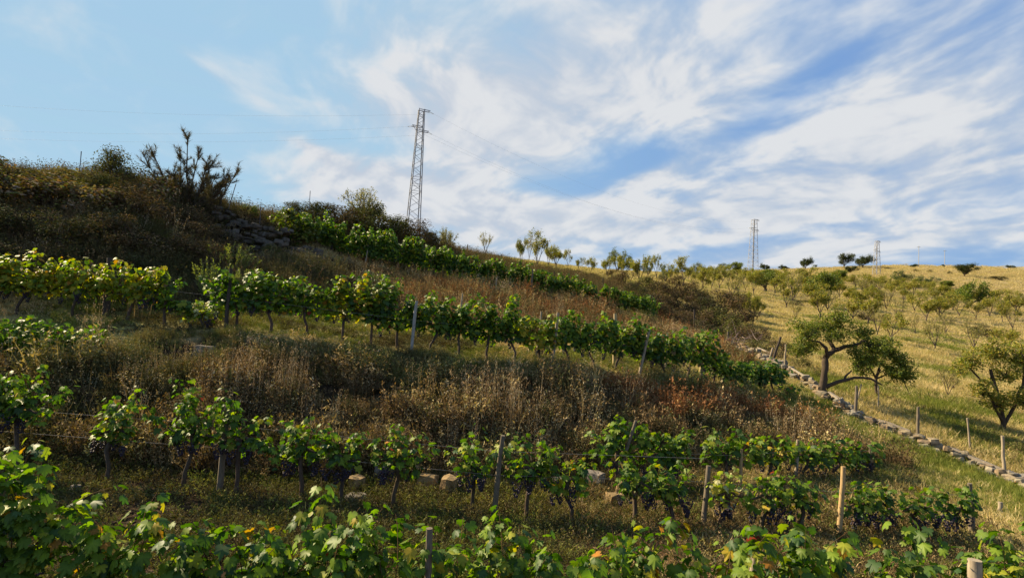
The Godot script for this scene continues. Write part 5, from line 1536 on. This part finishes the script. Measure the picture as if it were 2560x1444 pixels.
func build_cover() -> void:
	var straw := [Color(0.53, 0.415, 0.205), Color(0.46, 0.355, 0.175), Color(0.60, 0.48, 0.27), Color(0.40, 0.32, 0.14)]
	var green := [Color(0.18, 0.205, 0.042), Color(0.14, 0.17, 0.036), Color(0.24, 0.24, 0.058)]
	var dull := [Color(0.115, 0.11, 0.042), Color(0.085, 0.088, 0.034), Color(0.14, 0.12, 0.055), Color(0.09, 0.07, 0.038)]
	var herb := [Color(0.16, 0.17, 0.055), Color(0.13, 0.15, 0.046), Color(0.22, 0.20, 0.085), Color(0.20, 0.165, 0.07)]
	var brown := [Color(0.20, 0.135, 0.066), Color(0.135, 0.092, 0.05), Color(0.30, 0.22, 0.115), Color(0.10, 0.072, 0.038), Color(0.11, 0.11, 0.04)]
	var rust := [Color(0.30, 0.125, 0.05), Color(0.22, 0.105, 0.048), Color(0.34, 0.18, 0.075)]
	# orchard grass, near
	scatter("dry_grass", "dry straw-coloured grass of the orchard nearest the wall", grass_tuft(34, 0.17, 0.26, 0.006, 0.8), 34000, func() -> Array:
		var d := rr(11.0, 46.0)
		var x := rr(9.0, minf(d * 0.98 + 1.0, 50.0))
		if x < wall_x(d) + 0.3 or not in_view(x, d) or rng.randf() > 22.0 / (d + 2.0):
			return []
		var p := noise_c.get_noise_2d(x, -d)
		return [x, -d, 1.0 + d * 0.012, mix3(green if p > 0.3 + rr(-0.2, 0.2) else straw)])
	# orchard grass, farther: broader tufts
	scatter("hill_grass", "dry grass of the orchard slope and the hill above it", grass_tuft(30, 0.22, 0.6, 0.014, 1.0), 80000, func() -> Array:
		var d := 40.0 * pow(7.0, rng.randf())
		var x := rr(-0.35, 0.98) * d
		var h := hs(x, -d)
		if not is_orchard(x, d, h.y):
			return []
		var p := noise_c.get_noise_2d(x, -d) * 0.7 + noise_c.get_noise_2d(x * 0.35, -d * 0.35) * 0.7
		return [x, -d, 0.5 + d * 0.006, mix3(green if p > 0.38 + rr(-0.25, 0.25) and d < 150.0 else straw, 0.15)])
	scatter("hill_weeds", "dull brown weeds dotted over the orchard slope", weed_tuft(18, 0.3, 0.5, 0.05, 8), 5000, func() -> Array:
		var d := 12.0 * pow(15.0, rng.randf())
		var x := rr(-0.2, 0.98) * d
		var h := hs(x, -d)
		if not is_orchard(x, d, h.y) or noise_c.get_noise_2d(x * 0.8 + 90.0, -d * 0.8) < rr(-0.1, 0.35):
			return []
		return [x, -d, 0.6 + d * 0.006, mix3(dull if rng.randf() < 0.4 else brown)])
	# green verge along the low wall
	scatter("green_grass", "short green grass of the verge between the vines and the low wall", grass_tuft(40, 0.13, 0.2, 0.004, 0.5), 26000, func() -> Array:
		var d := rr(6.5, 27.0)
		var w := wall_x(d)
		var x := rr(w - 6.5, w - 0.35)
		var h := hs(x, -d)
		if h.y > 3.0 and x < w - 4.0 + rr(-1.0, 0.5) and d < 17.5:
			return []
		if h.y <= 3.0 and x < w - 5.0 + rr(-1.0, 1.0):
			return []
		var p := noise_c.get_noise_2d(x, -d)
		return [x, -d, rr(0.7, 1.3), mix3(straw if p > 0.0 + rr(-0.3, 0.3) else green)])
	# terraces: thin grass and herbs between the rows
	scatter("terrace_grass", "patchy grass and herbs on the vine terraces", weed_tuft(16, 0.11, 0.22, 0.03, 5), 26000, func() -> Array:
		var d := rr(12.0, 34.0)
		var x := rr(-13.0, wall_x(d))
		var h := hs(x, -d)
		if not ((h.y > 3.85 and h.y < 5.05) or (h.y > 5.9 and h.y < 7.1)) or not in_view(x, d):
			return []
		var p := noise_c.get_noise_2d(x * 1.5, -d * 1.5)
		return [x, -d, rr(0.7, 1.3), mix3(straw if p > 0.15 + rr(-0.2, 0.2) else green if p > -0.15 else dull)])
	# the weedy banks
	scatter("bank_weeds", "dry weeds covering the bank below the middle terrace", weed_tuft(22, 0.36, 0.3, 0.035, 9), 26000, func() -> Array:
		var d := rr(8.6, 17.5)
		var x := rr(-12.0, 9.0)
		var h := hs(x, -d)
		if h.y < 2.85 or h.y > 4.06 or not in_view(x, d) or x > wall_x(d) - 3.4 + rr(-0.6, 0.6):
			return []
		var p := noise_c.get_noise_2d(x * 1.6, -d * 1.6)
		var t := h.y - 3.0
		var big := noise_b.get_noise_2d(x * 0.55, -d * 0.55)
		if big < -0.25 and rng.randf() < 0.6:
			return []
		var list := herb if t > 0.78 + p * 0.3 else rust if x > 1.5 + p * 4.0 and t > 0.35 else brown if p > -0.05 else dull
		if rng.randf() < 0.1:
			list = straw
		return [x, -d, (0.65 + maxf(big, -0.3) * 1.1) * (0.5 if t > 0.8 else 1.2) * rr(0.7, 1.3), mix3(list)])
	var stalks: MB = oat_mesh(9, 1.0, 0.5)
	scatter("dry_stalks", "thin pale dry grass stalks standing above the weeds of the banks", stalks.mesh(M["dry_plant"]), 2600, func() -> Array:
		var d := rr(8.8, 31.0)
		var x := rr(-13.0, 10.0)
		var h := hs(x, -d)
		if not ((h.y > 2.95 and h.y < 3.9) or (h.y > 5.0 and h.y < 5.95)) or not in_view(x, d) or x > wall_x(d) - 2.5:
			return []
		if noise_c.get_noise_2d(x * 1.8 + 60.0, -d * 1.8) < rr(-0.1, 0.3):
			return []
		return [x, -d, rr(0.4, 0.95), vary(Color(1, 1, 1), 0.25)])
	scatter("upper_bank_weeds", "brown weeds covering the bank below the top terrace", weed_tuft(20, 0.4, 0.36, 0.035, 8), 30000, func() -> Array:
		var d := rr(14.0, 31.0)
		var x := rr(-15.0, wall_x(d) - 1.0)
		var h := hs(x, -d)
		if h.y < 4.85 or h.y > 6.05 or not in_view(x, d):
			return []
		var p := noise_c.get_noise_2d(x * 1.3, -d * 1.3)
		var list := brown if p > 0.0 else dull
		if x > -4.0 and rng.randf() < 0.45:
			list = straw if rng.randf() < 0.4 else rust
		var big := noise_b.get_noise_2d(x * 0.5, -d * 0.5)
		if big < -0.3 and rng.randf() < 0.5:
			return []
		return [x, -d, (0.8 + big * 0.9) * rr(0.7, 1.3), mix3(list)])
	scatter("top_bank_weeds", "scrubby weeds on the top bank and under the bushes", weed_tuft(18, 0.42, 0.4, 0.04, 8), 24000, func() -> Array:
		var d := rr(17.0, 44.0)
		var x := rr(-22.0, wall_x(d) + 2.0)
		var h := hs(x, -d)
		if h.y < 6.9 or h.y > 8.4 or not in_view(x, d):
			return []
		return [x, -d, rr(0.7, 1.3), mix3(brown if rng.randf() < 0.6 else dull)])
	# lower terrace
	scatter("low_weeds", "low weeds and grass on the shaded lower terrace", weed_tuft(16, 0.15, 0.2, 0.028, 6), 22000, func() -> Array:
		var d := rr(4.6, 12.5)
		var x := rr(-10.0, 8.5)
		var h := hs(x, -d)
		if h.y > 3.1 or not in_view(x, d):
			return []
		var p := noise_c.get_noise_2d(x * 1.2, -d * 1.2)
		if p + (d - 7.0) * 0.06 < rr(-0.8, 0.1) + smooth(-1.0, 2.0, x) * 0.45:
			return []
		return [x, -d, rr(0.6, 1.3), mix3(brown if x > 1.0 and rng.randf() < 0.5 else green if rng.randf() < 0.22 else dull)])
	scatter("terrace_straw", "dry straw grass on the lower terrace", grass_tuft(26, 0.11, 0.2, 0.004, 0.9), 12000, func() -> Array:
		var d := rr(3.6, 12.0)
		var x := rr(-6.0, 10.0)
		var h := hs(x, -d)
		if h.y > 3.0 or not in_view(x, d):
			return []
		if noise_c.get_noise_2d(x, -d) + x * 0.07 < rr(0.1, 0.7):
			return []
		return [x, -d, rr(0.6, 1.2), mix3(straw)])
	# clods and pebbles of the tilled soil
	var clod := stone_mesh(0.6, Color(0.10, 0.066, 0.042))
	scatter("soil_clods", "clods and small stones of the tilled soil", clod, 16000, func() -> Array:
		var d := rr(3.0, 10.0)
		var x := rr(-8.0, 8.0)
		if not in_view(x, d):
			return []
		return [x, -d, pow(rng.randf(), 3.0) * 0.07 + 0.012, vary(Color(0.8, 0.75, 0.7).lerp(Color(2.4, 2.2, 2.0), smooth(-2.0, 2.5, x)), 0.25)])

func brush_pile() -> void:
	var o := Vector3(11.4, ground(11.4, -30.0), -30.0)
	var t := thing("brush_pile", "heap of cut greyish pink branches between the low wall and the scrub", "brushwood", o)
	for k in 9:
		var mb := MB.new()
		for j in 16:
			var x := 11.4 + rr(-1.7, 1.1)
			var z := -30.0 + rr(-2.6, 3.2)
			var p := Vector3(x, ground(x, z) + rr(0.0, 0.35), z) - o
			var d := (rv() * Vector3(1, 0.45, 1) + Vector3(0, 0.15, 0)).normalized() * rr(0.5, 1.3)
			mb.tube([p, p + d * 0.5 + rv() * 0.12, p + d + rv() * 0.1], [0.022, 0.016, 0.006], 4, mix3([Color(0.30, 0.22, 0.18), Color(0.24, 0.17, 0.14), Color(0.36, 0.28, 0.24)]), false)
		part("branches", mb.mesh(M["bark"]), t).set_meta("kind", "stuff")
